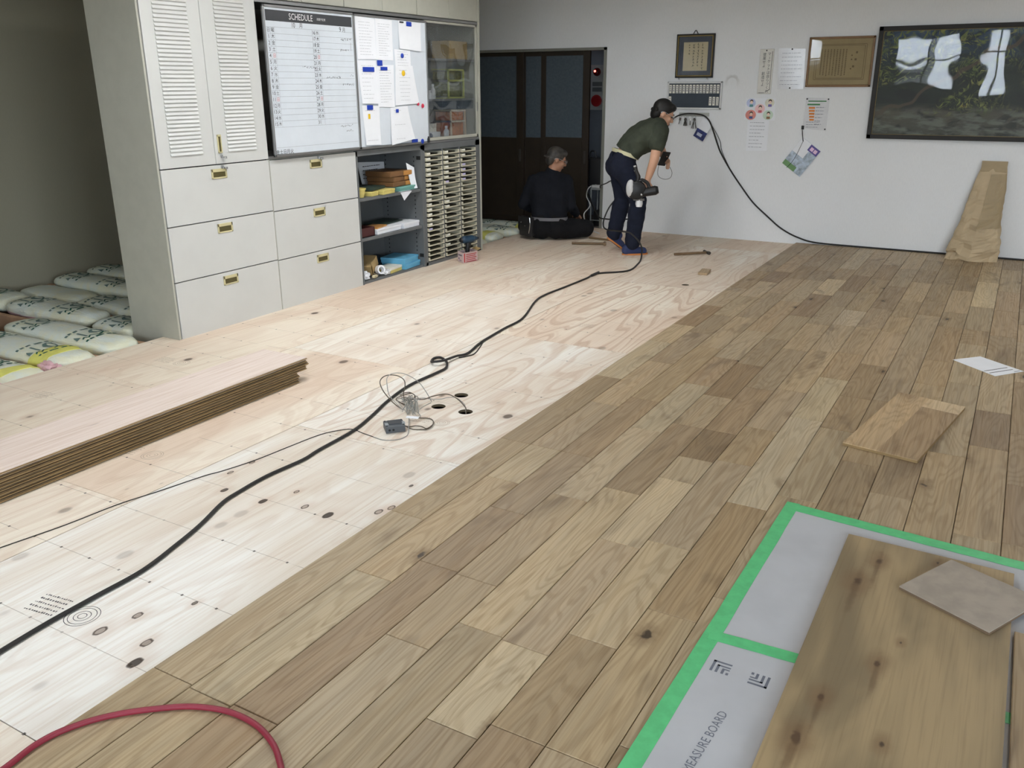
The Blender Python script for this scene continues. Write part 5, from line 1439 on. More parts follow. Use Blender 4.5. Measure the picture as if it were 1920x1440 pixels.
# ------------------------------------------------------------------ boards stacked on the plywood
def long_board(i, x0, x1, y0, y1, z0, h, label):
    bm = NB(); board(bm, x0+.004, x1, y0, y1, z0, z0+h, .0010)
    t = thing('stacked_board', label, 'flooring board', ((x0+x1)/2, (y0+y1)/2, z0), 'oak boards stacked on the plywood')
    o = obj('board_core', bm, M['pink_veneer'] if i == 8 else M['oak'], t)
    o.color = (.32, .10, .55, 1) if i == 8 else (.52, .49, .46, 1)
    bm = NB(); box(bm, x1-.0005, x1+.006, y0+.002, y1-.002, z0+h*.36, z0+h*.66)         # tongue along the edge
    obj('tongue', bm, plain('tongue_wood', (150, 124, 84), .7, var=.15), t)
rs_ = random.Random(21)
for i in range(9):
    end = (3.235 if i < 4 else 3.300) + rs_.uniform(-.006, .010)
    x1 = -3.176 + rs_.uniform(-.005, .004) + (.004 if i > 5 else 0)
    long_board(i, -3.490, x1 + (.004 if i == 8 else 0), 1.0 + rs_.uniform(-.02, .02), end, .0005 + i*.0135 + (.003 if i == 8 else 0), .0128,
               'pale pink topmost board of the long flooring stack' if i == 8 else '%s of the long dark-edged flooring stack' % ('lowest board', 'second board from the bottom', 'third board from the bottom', 'fourth board from the bottom', 'fifth board from the bottom', 'sixth board from the bottom', 'third board from the top', 'second board from the top')[i])

# ------------------------------------------------------------------ on the oak floor
TOP = OT
def poly_plate(bm, pts, z0, z1):
    A = [bm.verts.new((x, y, z0)) for x, y in pts]; B = [bm.verts.new((x, y, z1)) for x, y in pts]
    n = len(pts)
    for i in range(n):
        j = (i+1) % n; bm.faces.new((A[i], A[j], B[j], B[i]))
    bm.faces.new(A[::-1]); bm.faces.new(B); return bm
# loose board of three staves
t = thing('loose_flooring_board', 'loose wide oak flooring board lying askew on the finished floor', 'flooring board', (-.267, 4.11, TOP))
A_, B_, C_, D_ = [Vector((x, y)) for x, y in ((-.483, 3.725), (-.179, 3.675), (-.050, 4.468), (-.353, 4.540))]
def lerp2(p_, q_, s_): return p_ + (q_-p_)*s_
obj('board_core', poly_plate(NB(), [A_, B_, C_, D_], TOP+.0005, TOP+.011), plain('tongue_wood', (122, 98, 64), .7, var=.15), t)
for (s0, s1, t0, t1, tn) in ((0, .47, 0, 1, 1.42), (.47, 1, 0, .83, 1.22), (.47, 1, .83, 1, 1.35)):
    P = [lerp2(lerp2(A_, B_, s0), lerp2(D_, C_, s0), t0), lerp2(lerp2(A_, B_, s1), lerp2(D_, C_, s1), t0), lerp2(lerp2(A_, B_, s1), lerp2(D_, C_, s1), t1), lerp2(lerp2(A_, B_, s0), lerp2(D_, C_, s0), t1)]
    o = obj('oak_stave', poly_plate(NB(), P, TOP+.011, TOP+.0155), M['oak'], t); o.color = (tn, tn, tn, 1)
# instruction sheet
t = thing('instruction_sheet', 'white printed sheet lying on the oak floor', 'paper', (.01, 5.29, TOP))
P = [(-.166, 5.324), (-.032, 5.469), (.190, 5.277), (.057, 5.108)]
obj('sheet', poly_plate(NB(), P[::-1], TOP+.0005, TOP+.0016), M['paper'], t)
bm = NB(); a, b, c, d = [Vector(p) for p in P]
for s in (.72, .84):
    p0 = lerp2(lerp2(a, d, s), lerp2(b, c, s), .07) if False else lerp2(d, c, .05)*s + lerp2(a, b, .05)*(1-s); p1 = lerp2(d, c, .86)*s + lerp2(a, b, .86)*(1-s)
    n_ = (d-a).normalized()*.003
    poly_plate(bm, [p0-n_, p1-n_, p1+n_, p0+n_], TOP+.0016, TOP+.0019)
n_ = (d-a).normalized()*.008; p0 = lerp2(d, c, .74)*.95+lerp2(a, b, .74)*.05; p1 = lerp2(d, c, .93)*.95+lerp2(a, b, .93)*.05
poly_plate(bm, [p0-n_*.3, p1-n_*.3, p1+n_*.3, p0+n_*.3], TOP+.0016, TOP+.0019)
obj('ruled_print', bm, M['ink'], t)
# kraft paper sack leaning on the wall
t = thing('kraft_sack', 'tall crumpled brown kraft paper sack leaning on the end wall', 'paper bag', (-.26, 8.70, TOP))
bm = NB(); G = []
for j in range(31):
    s = j/30
    z = TOP + .001 + s*.80
    hw = .205*(1-s)**.9 + .098*s + .014*math.sin(s*9)*(1-s)
    cx = -.262 + .060*s; cy = 8.665 + .150*s**.8
    dp = (.085*(1-s)+.012)*(.55+.45*min(1, s*8))
    ring = []
    for q in range(28):
        a = 2*math.pi*q/28
        x = math.copysign(abs(math.cos(a))**.55, math.cos(a))*hw; y = math.copysign(abs(math.sin(a))**.7, math.sin(a))*dp
        n_ = mnoise.noise(Vector((x*14, s*11, q*.1)))*(.045*(1-s)**1.3+.006) + mnoise.noise(Vector((x*30, s*24, 3)))*.020*(1-s) - (.050*max(0, 1-abs(x-.03+.03*s)/.10) if y < 0 else 0)*(1-.75*s)
        ring.append(bm.verts.new((cx+x+n_*.5, min(8.853, cy+y+n_), z + (n_*.5 if 0 < j < 30 else 0))))
    G.append(ring)
for a, b in zip(G, G[1:]):
    for q in range(28): bm.faces.new((a[q], a[(q+1) % 28], b[(q+1) % 28], b[q]))
bm.faces.new(G[0][::-1]); bm.faces.new(G[-1])
FP = [[tuple(v.co) for v in ring] for ring in G]
obj('sack_body', bm, M['kraft'], t)
bm = NB(); H_ = []
for j in range(11, 29):                                # flap folded over the side, following the sack
    lo = 20 + max(0, 2-(j-11)//2)
    H_.append([bm.verts.new((FP[j][q % 28][0], FP[j][q % 28][1]-.007, FP[j][q % 28][2])) for q in (21, 22, 23, 24, 25, 26, 27)])
for a, b in zip(H_, H_[1:]):
    for q in range(6): bm.faces.new((a[q], a[q+1], b[q+1], b[q]))
obj('side_fold', bm, M['kraft_tape'], t)
bm = NB(); mbox(bm, Matrix.Translation((-.204, 8.796, .820)) @ Matrix.Rotation(math.radians(-9), 4, 'X'), .200, .014, .090, .002); obj('folded_top', bm, M['kraft_tape'], t)

# protective sheets, tape, offcuts
def sheet_board(label, P, z):
    t = thing('protective_sheet', label, 'protective sheet', (sum(p[0] for p in P)/4, sum(p[1] for p in P)/4, z), 'grey protective sheets taped to the oak floor')
    obj('panel', poly_plate(NB(), P, z+.0003, z+.0025), M['grey_board'], t); return t
ps1 = sheet_board('grey protective sheet held by the green tape along its far edge', [(-.555, 2.098), (.62, 2.14), (.62, 2.945), (-.548, 3.02)], TOP)
ps2 = sheet_board('grey protective sheet printed with MEASURE BOARD and a square logo', [(-.575, .55), (.62, .60), (.62, 2.133), (-.557, 2.092)], TOP)
bm = NB(); text_fit(bm, 'MEASURE BOARD', .236, on_floor(-.436, 1.684, TOP+.0029, math.radians(86)), 1.1); obj('lettering', bm, M['print_grey'], ps2)
def logo(bm, x, y, s, a):
    """an angular maze mark: nested right-angled strokes"""
    R = on_floor(x, y, TOP+.0029, a)
    for q in ((-.5, .5, .36, .5), (-.5, -.36, -.5, .5), (-.22, .5, .08, .20), (-.22, -.08, -.5, .2), (.10, .24, -.5, -.1), (.10, .5, -.12, -.02), (.36, .5, -.5, -.3)):
        quad(bm, R, q[0]*s, q[1]*s, q[2]*s, q[3]*s)
for (lx, ly, la) in ((-.487, 1.970, 0), (-.384, 1.967, 180)):
    bm = NB(); logo(bm, lx, ly, .050, math.radians(la)); obj('square_logo', bm, M['print_grey'], ps2)
bm = NB(); print_lines(bm, on_floor(-.435, 2.105, TOP+.0029), .18, .02, 1, random.Random(3), 0, .003); obj('fine_print', bm, M['print_grey'], ps1)
def tape(label, P, w, z):
    bm = NB(); rt_ = random.Random(len(label))
    L_, R_ = [], []
    n = 24
    for i in range(n+1):
        s = i/n; p_ = Vector(P[0])*(1-s) + Vector(P[1])*s; d = (Vector(P[1])-Vector(P[0])).normalized(); nn = Vector((-d.y, d.x))
        L_.append(p_+nn*(w/2+rt_.uniform(-.001, .001))); R_.append(p_-nn*(w/2+rt_.uniform(-.001, .001)))
    for i in range(n):
        poly_plate(bm, [R_[i], R_[i+1], L_[i+1], L_[i]], z, z+.0006)
    bmesh.ops.remove_doubles(bm, verts=bm.verts[:], dist=.00005)
    tag(obj('tape_strip', bm, M['tape_green']), label, 'tape', 'green tape strips')
tape('green tape strip along the long side edge of the grey sheets', [(-.575, .55), (-.540, 3.055)], .048, TOP+.0028)
tape('green tape strip along the far edge of the grey sheets', [(-.562, 3.022), (.60, 2.930)], .056, TOP+.0036)
tape('green tape strip over the joint between two grey sheets', [(-.560, 2.100), (.60, 2.14)], .046, TOP+.0036)
t = thing('plywood_offcut', 'long stained plywood offcut with dark knots lying on the grey sheets', 'plywood', (-.07, 1.9, TOP+.0045))
k = NT('stained_plywood'); co = k.coord()
n1 = k.noise(k.vmath('MULTIPLY', co, (5.5, 1.2, 1)), 1.0, 3.0, .5, .5)
n2 = k.noise(k.vmath('MULTIPLY', co, (110, 3, 1)), 1.0, 2.0, .6)
col = k.mix(k.step(n1, .38, .64), (*C3(172, 149, 112), 1), (*C3(132, 115, 87), 1))
col = k.mix(k.step(n2, .45, .75, 0, .3), col, (*C3(118, 98, 70), 1))
for (x, y, r, st_) in ((-.239, 2.574, .020, 1), (-.198, 2.741, .015, 1), (-.122, 2.174, .014, 1), (-.227, 1.964, .014, 1), (-.250, 1.781, .018, 1), (-.080, 2.305, .007, 0), (-.068, 1.860, .010, 0), (-.031, 2.820, .009, 0)):
    w_ = k.vmath('SUBTRACT', co, (x+.07, y-1.9, 0))
    wob = k.math('MULTIPLY', k.math('SUBTRACT', k.noise(co, 26, 3), .5), 1.6)
    L = k.math('ADD', k.vmath('LENGTH', k.vmath('MULTIPLY', w_, (1/r, .55/r, 0)), (0, 0, 0)), wob)
    col = k.mix(k.step(L, .8, 3.4, .55, 0), col, (*C3(122, 94, 64), 1)); col = k.mix(k.step(L, .25, .8, .8, 0), col, (*C3(58, 42, 30), 1))
    if st_:
        st = k.math('ADD', k.vmath('LENGTH', k.vmath('MULTIPLY', k.vmath('ADD', w_, (0, .05, 0)), (1.5/r, .13/r, 0)), (0, 0, 0)), k.math('MULTIPLY', wob, .6))
        col = k.mix(k.step(st, .3, 1.3, .5, 0), col, (*C3(98, 72, 46), 1))
k.link(col, k.p.inputs['Base Color']); k.p.inputs['Roughness'].default_value = .6; k.bump(n2, .2, .0006)
obj('veneer_face', poly_plate(NB(), [(-.315, .9), (.172, .9), (.186, 2.868), (-.316, 2.882)], TOP+.0135, TOP+.0165), k.m, t)
obj('ply_core', poly_plate(NB(), [(-.3145, .901), (.1715, .901), (.1855, 2.867), (-.3155, 2.881)], TOP+.0045, TOP+.0135), M['joist'], t)
t = thing('oak_offcut', 'brown oak board beside the stained plywood offcut', 'flooring board', (.36, 1.7, TOP+.0045))
o = obj('board_core', board(NB(), .192, .50, .8, 2.52, TOP+.0045, TOP+.018), M['oak'], t); o.color = (.8, .74, .66, 1)
t = thing('grey_offcut', 'small grey-brown flooring offcut resting on the stained plywood', 'flooring board', (.06, 2.66, TOP+.017))
a, b, c, d = [Vector(p) for p in ((-.120, 2.592), (.130, 2.462), (.262, 2.720), (.006, 2.842))]
obj('board_core', poly_plate(NB(), [a, b, c, d], TOP+.0172, TOP+.0235), plain('offcut_core', (116, 96, 76), .7), t)
o = obj('face_veneer', poly_plate(NB(), [a, b, c, d], TOP+.0245, TOP+.029), plain('grey_brown_veneer', (168, 156, 142), .6, var=.12, scale=14), t)
obj('groove', poly_plate(NB(), [lerp2(a, c, .01), lerp2(b, d, .01), lerp2(c, a, .01), lerp2(d, b, .01)], TOP+.0235, TOP+.0245), M['dark'], t)

# ------------------------------------------------------------------ on the plywood
def hammer(label, p0, p1, z, hw, m_head):
    p0, p1 = Vector((*p0, z)), Vector((*p1, z)); d = (p1-p0).normalized()
    t = thing('hammer', label, 'hammer', (p0.x, p0.y, 0))
    obj('handle', tube(NB(), [p0, p0+(p1-p0)*.5, p1], lambda s: .0125-.003*abs(s-.4), 10, 3), M['handle_wood'], t, smooth=True)
    n = Vector((-d.y, d.x, 0))
    bm = NB(); c = p1
    cyl(bm, c-n*hw, c-n*hw*.45, .016, n=14); cyl(bm, c-n*hw*.45, c+n*hw*.35, .012, n=10); cyl(bm, c+n*hw*.35, c+n*hw, .012, .016, n=14)
    obj('head', bm, m_head, t, smooth=True); return t
hammer('steel hammer with dark handle lying on the open plywood', (-2.665, 7.668), (-2.431, 7.905), .017, .050, M['steel_dark'])
hammer('wooden-handled hammer at the feet of the bending worker', (-3.762, 7.751), (-3.462, 7.880), .017, .045, M['handle_wood'])
bm = NB(); tube(bm, [(-3.76, 8.16, .012), (-3.50, 8.12, .012)], .010, 8, 2); tag(obj('wooden_rod', bm, M['handle_wood'], smooth=True), 'thin wooden rod on the plywood beside the seated worker', 'rod')
bm = NB(); mbox(bm, rz(-2.18, 7.06, .010, 8), .075, .19, .018, .002)
o = tag(obj('wood_block', bm, M['oak']), 'small oak offcut block on the plywood near the hole', 'wood block'); o.color = (.9, .85, .8, 1)
# carton with an impact driver standing in it
c0 = Vector((-4.190, 6.430)); e1 = Vector((-.100, .060)); e2 = Vector((.036, .180)); hb = .092
t = thing('fastener_box', 'open white and red printed fastener carton by the tray rack', 'box', (-4.22, 6.55, 0))
pts = [c0, c0+e2, c0+e1+e2, c0+e1]
bm = NB(); poly_plate(bm, pts, .0005, .004)
for i in range(4):
    a, b = pts[i], pts[(i+1) % 4]; d = (b-a).normalized(); n = Vector((-d.y, d.x))*.003
    poly_plate(bm, [a, b, b+n, a+n], .0005, hb)
obj('carton', bm, plain('carton_white', (222, 200, 200), .6), t)
d1 = e1.normalized(); d2 = e2.normalized(); nrm = Vector((d2.y, -d2.x))
bm = NB(); Rb = basis((d2.x, d2.y, 0), (0, 0, 1), (nrm.x, nrm.y, 0), (*(c0+e2*.5+nrm*.0008), hb/2))
for i in range(5): quad(bm, Rb, -.060, .075-.012*(i % 2), .026-i*.016-.004, .026-i*.016+.004)
quad(bm, Rb, -.088, -.070, -.04, .04); obj('red_print', bm, plain('carton_red', (196, 84, 84), .6), t)
bm = NB(); nrm1 = Vector((-d1.y, d1.x)); Rb = basis((-d1.x, -d1.y, 0), (0, 0, 1), (-d1.y*-1*-1, d1.x*-1*-1, 0), (*(c0+e1*.5), hb/2))
nn = Vector((d1.y, -d1.x)); nn = nn if nn.y < 0 else -nn
Rb = basis((-d1.x, -d1.y, 0), (0, 0, 1), (nn.x, nn.y, 0), (*(c0+e1*.5+nn*.0008), hb/2))
quad(bm, Rb, -.045, .03, .012, .024); quad(bm, Rb, -.045, -.02, -.02, -.008); quad(bm, Rb, -.03, .02, -.032, -.026); obj('grey_print', bm, plain('carton_grey', (120, 112, 130), .6), t)
for (a, b, out) in ((pts[0]+(pts[1]-pts[0])*.05, pts[1], nrm), (pts[1], pts[2], d2)):
    bm = NB(); o3 = Vector((out.x, out.y))*.055
    A3 = [Vector((*p_, hb)) for p_ in (a, b)]; B3 = [Vector((*(p_+o3*.9), hb+.012)) for p_ in (b, a)]
    vv = [bm.verts.new(p_) for p_ in A3+B3]; bm.faces.new(vv); obj('flap', bm, M['cardboard'], t)
t = thing('impact_driver', 'blue-black cordless impact driver standing in the carton', 'power tool', (-4.215, 6.56, .01))
g = Vector((-4.215, 6.565, .195))
ax = Vector((.35, .94, 0)).normalized()
bm = NB(); capsule(bm, g-ax*.055, g+ax*.03, .034, .034); cyl(bm, g+ax*.03, g+ax*.085, .030, .018, n=16); obj('motor_housing', bm, M['tool_teal'], t, smooth=True)
bm = NB(); cyl(bm, g+ax*.085, g+ax*.105, .013, .011, n=14); cyl(bm, g-ax*.096, g-ax*.084, .02, .026, n=14); obj('chuck', bm, M['black'], t, smooth=True)
bm = NB(); capsule(bm, g-ax*.01, g-ax*.02-Vector((0, 0, .11)), .022, .020); obj('grip', bm, M['black'], t, smooth=True)
bm = NB(); mbox(bm, Matrix.Translation(g-ax*.015-Vector((0, 0, .150))) @ Matrix.Rotation(math.atan2(ax.y, ax.x), 4, 'Z'), .10, .062, .055, .006); obj('battery', bm, M['tool_teal'], t)
bm = NB(); capsule(bm, g+ax*.014-Vector((0, 0, .045)), g+ax*.010-Vector((0, 0, .060)), .008, .007); obj('trigger', bm, M['black'], t)

# junction box and the tangle of thin wires beside the bored holes
t = thing('junction_box', 'small dark grey cable junction box lying on the plywood', 'junction box', (-2.315, 2.945, 0))
Rj = Matrix.Translation((-2.318, 2.942, .018)) @ Matrix.Rotation(math.atan2(.064, .060), 4, 'Z')
obj('case', mbox(NB(), Rj, .090, .078, .034, .003), plain('junction_grey', (74, 78, 82), .45), t)
obj('cover', mbox(NB(), Rj @ Matrix.Translation((.004, .006, .0185)), .062, .050, .004, .001), plain('junction_dark', (52, 55, 60), .4), t)
for x in (-.036, .040): obj('corner_label', mbox(NB(), Rj @ Matrix.Translation((x, -.010, .0178)), .016, .030, .002), plain('junction_pale', (150, 156, 160), .5), t)
for x in (-.028, -.010): obj('port', cyl(NB(), (Rj @ Vector((x, -.0385, -.002))), (Rj @ Vector((x, -.0400, -.002))), .0055, n=12), M['dark'], t)
for x in (-.038, .038):
    for y in (-.032, .032): obj('screw', cyl(NB(), Rj @ Vector((x, y, .0165)), Rj @ Vector((x, y, .0185)), .004, n=8), M['dark'], t)
WIRES = dict(
 w1=([(-2.345, 2.822), (-2.292, 2.815), (-2.256, 2.828), (-2.229, 2.854), (-2.221, 2.888), (-2.229, 2.925), (-2.261, 2.977), (-2.345, 3.092)], .0020, 'wire_grey', 0),
 w2=([(-2.285, 2.975), (-2.273, 2.998), (-2.252, 3.017), (-2.219, 3.02), (-2.185, 3.011), (-2.185, 3.051), (-2.201, 3.09), (-2.234, 3.121), (-2.267, 3.127), (-2.304, 3.115)], .0026, 'wire_brown', .006),
 w3=([(-2.285, 2.975), (-2.248, 2.984), (-2.21, 2.998), (-2.187, 3.018), (-2.191, 3.064)], .0026, 'wire_brown', 0),
 w4=([(-2.434, 3.166), (-2.467, 3.148), (-2.512, 3.154), (-2.57, 3.184), (-2.625, 3.235), (-2.645, 3.285), (-2.64, 3.33), (-2.61, 3.36), (-2.57, 3.36), (-2.545, 3.335), (-2.530, 3.30), (-2.502, 3.268)], .0026, 'wire_brown', .10),
 w5=([(-2.431, 3.163), (-2.462, 3.15), (-2.512, 3.162), (-2.560, 3.21), (-2.61, 3.275), (-2.62, 3.33), (-2.59, 3.372), (-2.54, 3.385), (-2.49, 3.385), (-2.435, 3.362), (-2.383, 3.335)], .0020, 'wire_grey', .11),
 w6=([(-2.473, 3.229), (-2.539, 3.252), (-2.551, 3.278), (-2.539, 3.318), (-2.517, 3.345), (-2.482, 3.326), (-2.453, 3.295), (-2.449, 3.261), (-2.422, 3.271), (-2.391, 3.289), (-2.383, 3.335), (-2.372, 3.369), (-2.355, 3.405), (-2.325, 3.415), (-2.29, 3.405), (-2.25, 3.385), (-2.202, 3.350), (-2.165, 3.316), (-2.145, 3.285)], .0026, 'wire_brown', .025),
 w7=([(-2.475, 3.325), (-2.438, 3.341), (-2.397, 3.336), (-2.364, 3.332), (-2.33, 3.351), (-2.315, 3.385), (-2.285, 3.405), (-2.24, 3.386), (-2.193, 3.35), (-2.150, 3.290)], .0019, 'wire_grey', .018),
 w8=([(-2.371, 3.214), (-2.37, 3.26), (-2.376, 3.32)], .0016, 'wire_grey', .004),
 w9=([(-2.352, 3.173), (-2.327, 3.152), (-2.305, 3.131), (-2.302, 3.108)], .0018, 'wire_grey', .004),
 w0=([(-2.577, 3.33), (-2.557, 3.342), (-2.524, 3.341), (-2.482, 3.316), (-2.456, 3.294), (-2.435, 3.251), (-2.471, 3.267), (-2.517, 3.288), (-2.546, 3.3)], .0024, 'wire_brown', .03))
LAB = dict(w1='pale grey wire curling past the front of the junction box', w2='brown wire looping out from the junction box to the white tag', w3='short brown wire joining the junction box loop', w4='brown wire standing up in a tall loop under the thick cord',
           w5='thin grey wire standing in a loop beside the brown one', w6='brown wire running from the tangle over to a bored hole', w7='thin grey wire running from the tangle to a bored hole', w8='short grey wire between tangle and holes', w9='short grey wire beside the white tag', w0='brown wire coiled on top of the tangle')
def arch(P, r, lift, ends=True):
    n = len(P); return [(x, y, r+.0005+lift*math.sin(math.pi*i/(n-1))) for i, (x, y) in enumerate(P)]
for kx, (P, r, m, lift) in WIRES.items():
    Q = arch(P, r, lift)
    if kx in ('w6', 'w7'): Q[-1] = (Q[-1][0], Q[-1][1], -.02); Q.append((Q[-1][0]+.004, Q[-1][1]-.004, -.10))
    if kx == 'w1': Q[-2] = (*Q[-2][:2], .020)
    if kx in ('w2', 'w3'): Q[0] = (*Q[0][:2], .016)
    tag(obj('thin_wire', tube(NB(), Q, r, 6, 5), M[m], smooth=True), LAB[kx], 'wire', 'thin wires beside the bored holes')
rw = random.Random(4); bm = NB()
for i in range(26):                                   # bundled pigtails
    p0 = Vector((-2.46+rw.uniform(-.06, .05), 3.27+rw.uniform(-.05, .04), .004+rw.uniform(0, .03))); p1 = Vector((-2.37+rw.uniform(-.05, .03), 3.15+rw.uniform(-.03, .04), .004+rw.uniform(0, .02)))
    mid_ = (p0+p1)/2 + Vector((rw.uniform(-.03, .03), rw.uniform(-.03, .03), rw.uniform(.01, .04)))
    tube(bm, [p0, mid_, p1], rw.uniform(.0014, .0024), 5, 5)
o = tag(obj('wire_bundle', bm, M['wire_grey'], smooth=True), 'tangled bundle of short grey and white wires on the plywood', 'wire'); o['kind'] = 'stuff'
bm = NB(); mbox(bm, rz(-2.315, 3.080, .016, 20), .060, .024, .003, .001); tag(obj('cable_tag', bm, M['paper']), 'small white tag tied to the wire bundle', 'tag')
thinP = [(-2.345, 2.822), (-2.42, 2.835), (-2.484, 2.848), (-2.527, 2.816), (-2.574, 2.724), (-2.60, 2.547), (-2.621, 2.377), (-2.657, 2.234), (-2.689, 2.15), (-2.73, 1.975), (-2.773, 1.815), (-2.798, 1.612), (-2.842, 1.403), (-2.855, 1.302), (-2.88, 1.0), (-2.9, .6)]
tag(obj('thin_wire', tube(NB(), [(x, y, .0028) for x, y in thinP], .0018, 6, 4), M['rubber'], smooth=True), 'single thin black wire running from the junction box along the plywood', 'wire')

# heavy cords
MAIN = [(-2.25, .70), (-2.256, 0.993), (-2.265, 1.058), (-2.277, 1.21), (-2.279, 1.364), (-2.281, 1.541), (-2.323, 1.718), (-2.365, 1.857), (-2.428, 2.015), (-2.444, 2.111), (-2.455, 2.272), (-2.439, 2.463), (-2.451, 2.58), (-2.465, 2.825), (-2.51, 3.017), (-2.571, 3.221), (-2.618, 3.466), (-2.613, 3.704), (-2.615, 3.801), (-2.65, 3.871), (-2.689, 3.918), (-2.753, 3.958), (-2.778, 3.928), (-2.756, 3.869), (-2.711, 3.832), (-2.677, 3.879), (-2.675, 4.002), (-2.662, 4.113), (-2.714, 4.342), (-2.75, 4.682), (-2.773, 4.973), (-2.926, 5.431), (-2.964, 5.663), (-2.953, 5.993), (-2.944, 6.35), (-2.949, 6.566), (-2.768, 6.791), (-2.803, 7.117), (-2.87, 7.36)]
Q = [(x, y, .0078) for x, y in MAIN]
for i in (24, 25): Q[i] = (*Q[i][:2], .0235)
Q[26] = (*Q[26][:2], .016)
Q += [(-2.894, 7.432, 0.047), (-2.894, 7.432, 0.086), (-2.915, 7.410, 0.149), (-2.985, 7.385, 0.221), (-3.052, 7.380, 0.236), (-3.279, 7.505, 0.221), (-3.38, 7.642, 0.243), (-3.392, 7.713, 0.319), (-3.36, 7.758, 0.412), (-3.277, 7.80, 0.519)]
t = thing('extension_cable', 'thick black power cord snaking along the plywood up to the bending worker', 'cable', (-2.6, 4.0, 0))
obj('cable_sheath', tube(NB(), Q, .0072, 10, 6), M['rubber'], t, smooth=True)
bm = NB(); capsule(bm, (-2.9475, 6.46, .011), (-2.949, 6.60, .011), .0105, .0105); obj('coupler', bm, M['rubber'], t, smooth=True)
bm = NB(); tube(bm, [(-2.668, 4.02, .004), (-2.648, 4.05, .004), (-2.628, 4.12, .004), (-2.668, 4.25, .004), (-2.712, 4.355, .004)], .0034, 6, 5)
tag(obj('thin_wire', bm, M['rubber'], smooth=True), 'thin black wire hugging the thick cord near its loop', 'wire')
WALLC = [(-3.234, 1.083), (-3.202, 1.13), (-3.154, 1.178), (-3.099, 1.21), (-3.015, 1.227), (-2.915, 1.225), (-2.836, 1.208), (-2.778, 1.158), (-2.733, 1.066), (-2.69, .938), (-2.645, .846), (-2.534, .683), (-2.413, .531), (-2.282, .38), (-2.121, .248), (-2.007, .16), (-1.896, .1), (-1.789, .061), (-1.683, .036)]
Q = [(-3.26, 8.76, 1.03)] + [(x, 8.815 if 1 <= i <= 8 else 8.848, z) for i, (x, z) in enumerate(WALLC)] + [(-1.5, 8.850, .026), (-1.0, 8.851, .024), (-.5, 8.851, .024), (.2, 8.851, .024), (1.6, 8.851, .024)]
tag(obj('wall_cable', tube(NB(), Q, .0075, 8, 6), M['rubber'], smooth=True), 'black cord draped over the key rail and down along the foot of the end wall', 'cable')
bm = NB(); tube(bm, [(-2.803, 8.825, 1.183), (-2.73, 8.84, 1.076), (-2.666, 8.85, .965), (-2.637, 8.85, .862), (-2.524, 8.85, .668)], .003, 6, 5)
tag(obj('thin_wire', bm, M['rubber'], smooth=True), 'thin black wire hanging beside the draped cord on the end wall', 'wire')
Q = [(-3.303, 7.66, .662), (-3.40, 7.80, .63), (-3.474, 7.90, .601), (-3.668, 8.20, .540), (-3.85, 8.60, .47), (-4.01, 8.95, .446)]
tag(obj('tool_cable', tube(NB(), Q, .006, 8, 5), M['rubber'], smooth=True), 'black tool cord from the bending worker to the plug box', 'cable')
Q = [(-4.14, 8.99, .44), (-4.16, 8.95, .40), (-4.10, 8.80, .34), (-4.02, 8.72, .26), (-4.08, 8.70, .17), (-4.02, 8.62, .09), (-3.90, 8.52, .03), (-3.78, 8.45, .012)]
tag(obj('white_cable', tube(NB(), Q, .006, 8, 5), M['wire_white'], smooth=True), 'white cord falling from the plug box to the plywood', 'cable')
Q = [(-4.16, 8.955, .36), (-4.06, 8.88, .24), (-3.96, 8.82, .13), (-3.86, 8.80, .115), (-3.72, 8.79, .12), (-3.55, 8.80, .14), (-3.50, 8.845, .16)]
tag(obj('sagging_cable', tube(NB(), Q, .008, 8, 5), M['rubber'], smooth=True), 'black cord sagging from the grey stand to the end wall', 'cable')
RED = [(-1.76, .55), (-1.803, .70), (-1.806, .799), (-1.815, .872), (-1.806, .931), (-1.775, .995), (-1.729, 1.052), (-1.673, 1.102), (-1.61, 1.148), (-1.546, 1.176), (-1.484, 1.189), (-1.408, 1.186), (-1.337, 1.164), (-1.284, 1.134), (-1.228, 1.085), (-1.16, .98), (-1.1, .8)]
tag(obj('air_hose', tube(NB(), [(x, y, TOP+.0080) for x, y in RED], .0076, 12, 6), M['hose'], smooth=True), 'maroon air hose curving over the oak boards', 'hose')

# factory stamps on the plywood
def stamp(x, y, a, s, m, round_=True):
    bm = NB(); R = on_floor(x, y, .0004, a)
    for r0 in ((.052, .042, .026, .014) if round_ else ()):
        n = 30
        for i in range(n):
            a0, a1 = 2*math.pi*i/n, 2*math.pi*(i+1)/n
            P = [(r0*math.cos(a0), r0*math.sin(a0)), (r0*math.cos(a1), r0*math.sin(a1)), ((r0-.0022)*math.cos(a1), (r0-.0022)*math.sin(a1)), ((r0-.0022)*math.cos(a0), (r0-.0022)*math.sin(a0))]
            bm.faces.new([bm.verts.new(R @ Vector((u*s+.07*s, v*s, 0))) for u, v in P][::-1])
    rr2 = random.Random(int(abs(x*1000)))
    for j in range(5):
        u = -.13*s; end = -.01*s - rr2.uniform(0, .02)
        while u < end:
            l = rr2.uniform(.003, .007)*s; h_ = rr2.uniform(.004, .008)*s; quad(bm, R, u, u+l, (.045-.020*j)*s, (.045-.020*j)*s+h_); u += l+rr2.uniform(.002, .006)*s
    o = obj('factory_stamp', bm, m, floor)
    return o
m1 = plain('stamp_ink', (84, 82, 84), .8); m2 = plain('faint_stamp_ink', (176, 158, 140), .8)
stamp(-2.300, 1.278, math.radians(8), 1.0, m1)
stamp(-3.115, 2.19, math.radians(6), .9, m2); stamp(-4.126, 2.436, math.radians(5), .9, m2, False); stamp(-4.073, 3.16, math.radians(5), .9, m2); stamp(-2.26, 5.035, math.radians(8), .9, m2, False); stamp(-2.235, 3.115, math.radians(6), .8, m2); stamp(-3.10, 4.9, math.radians(6), .9, m2, False)

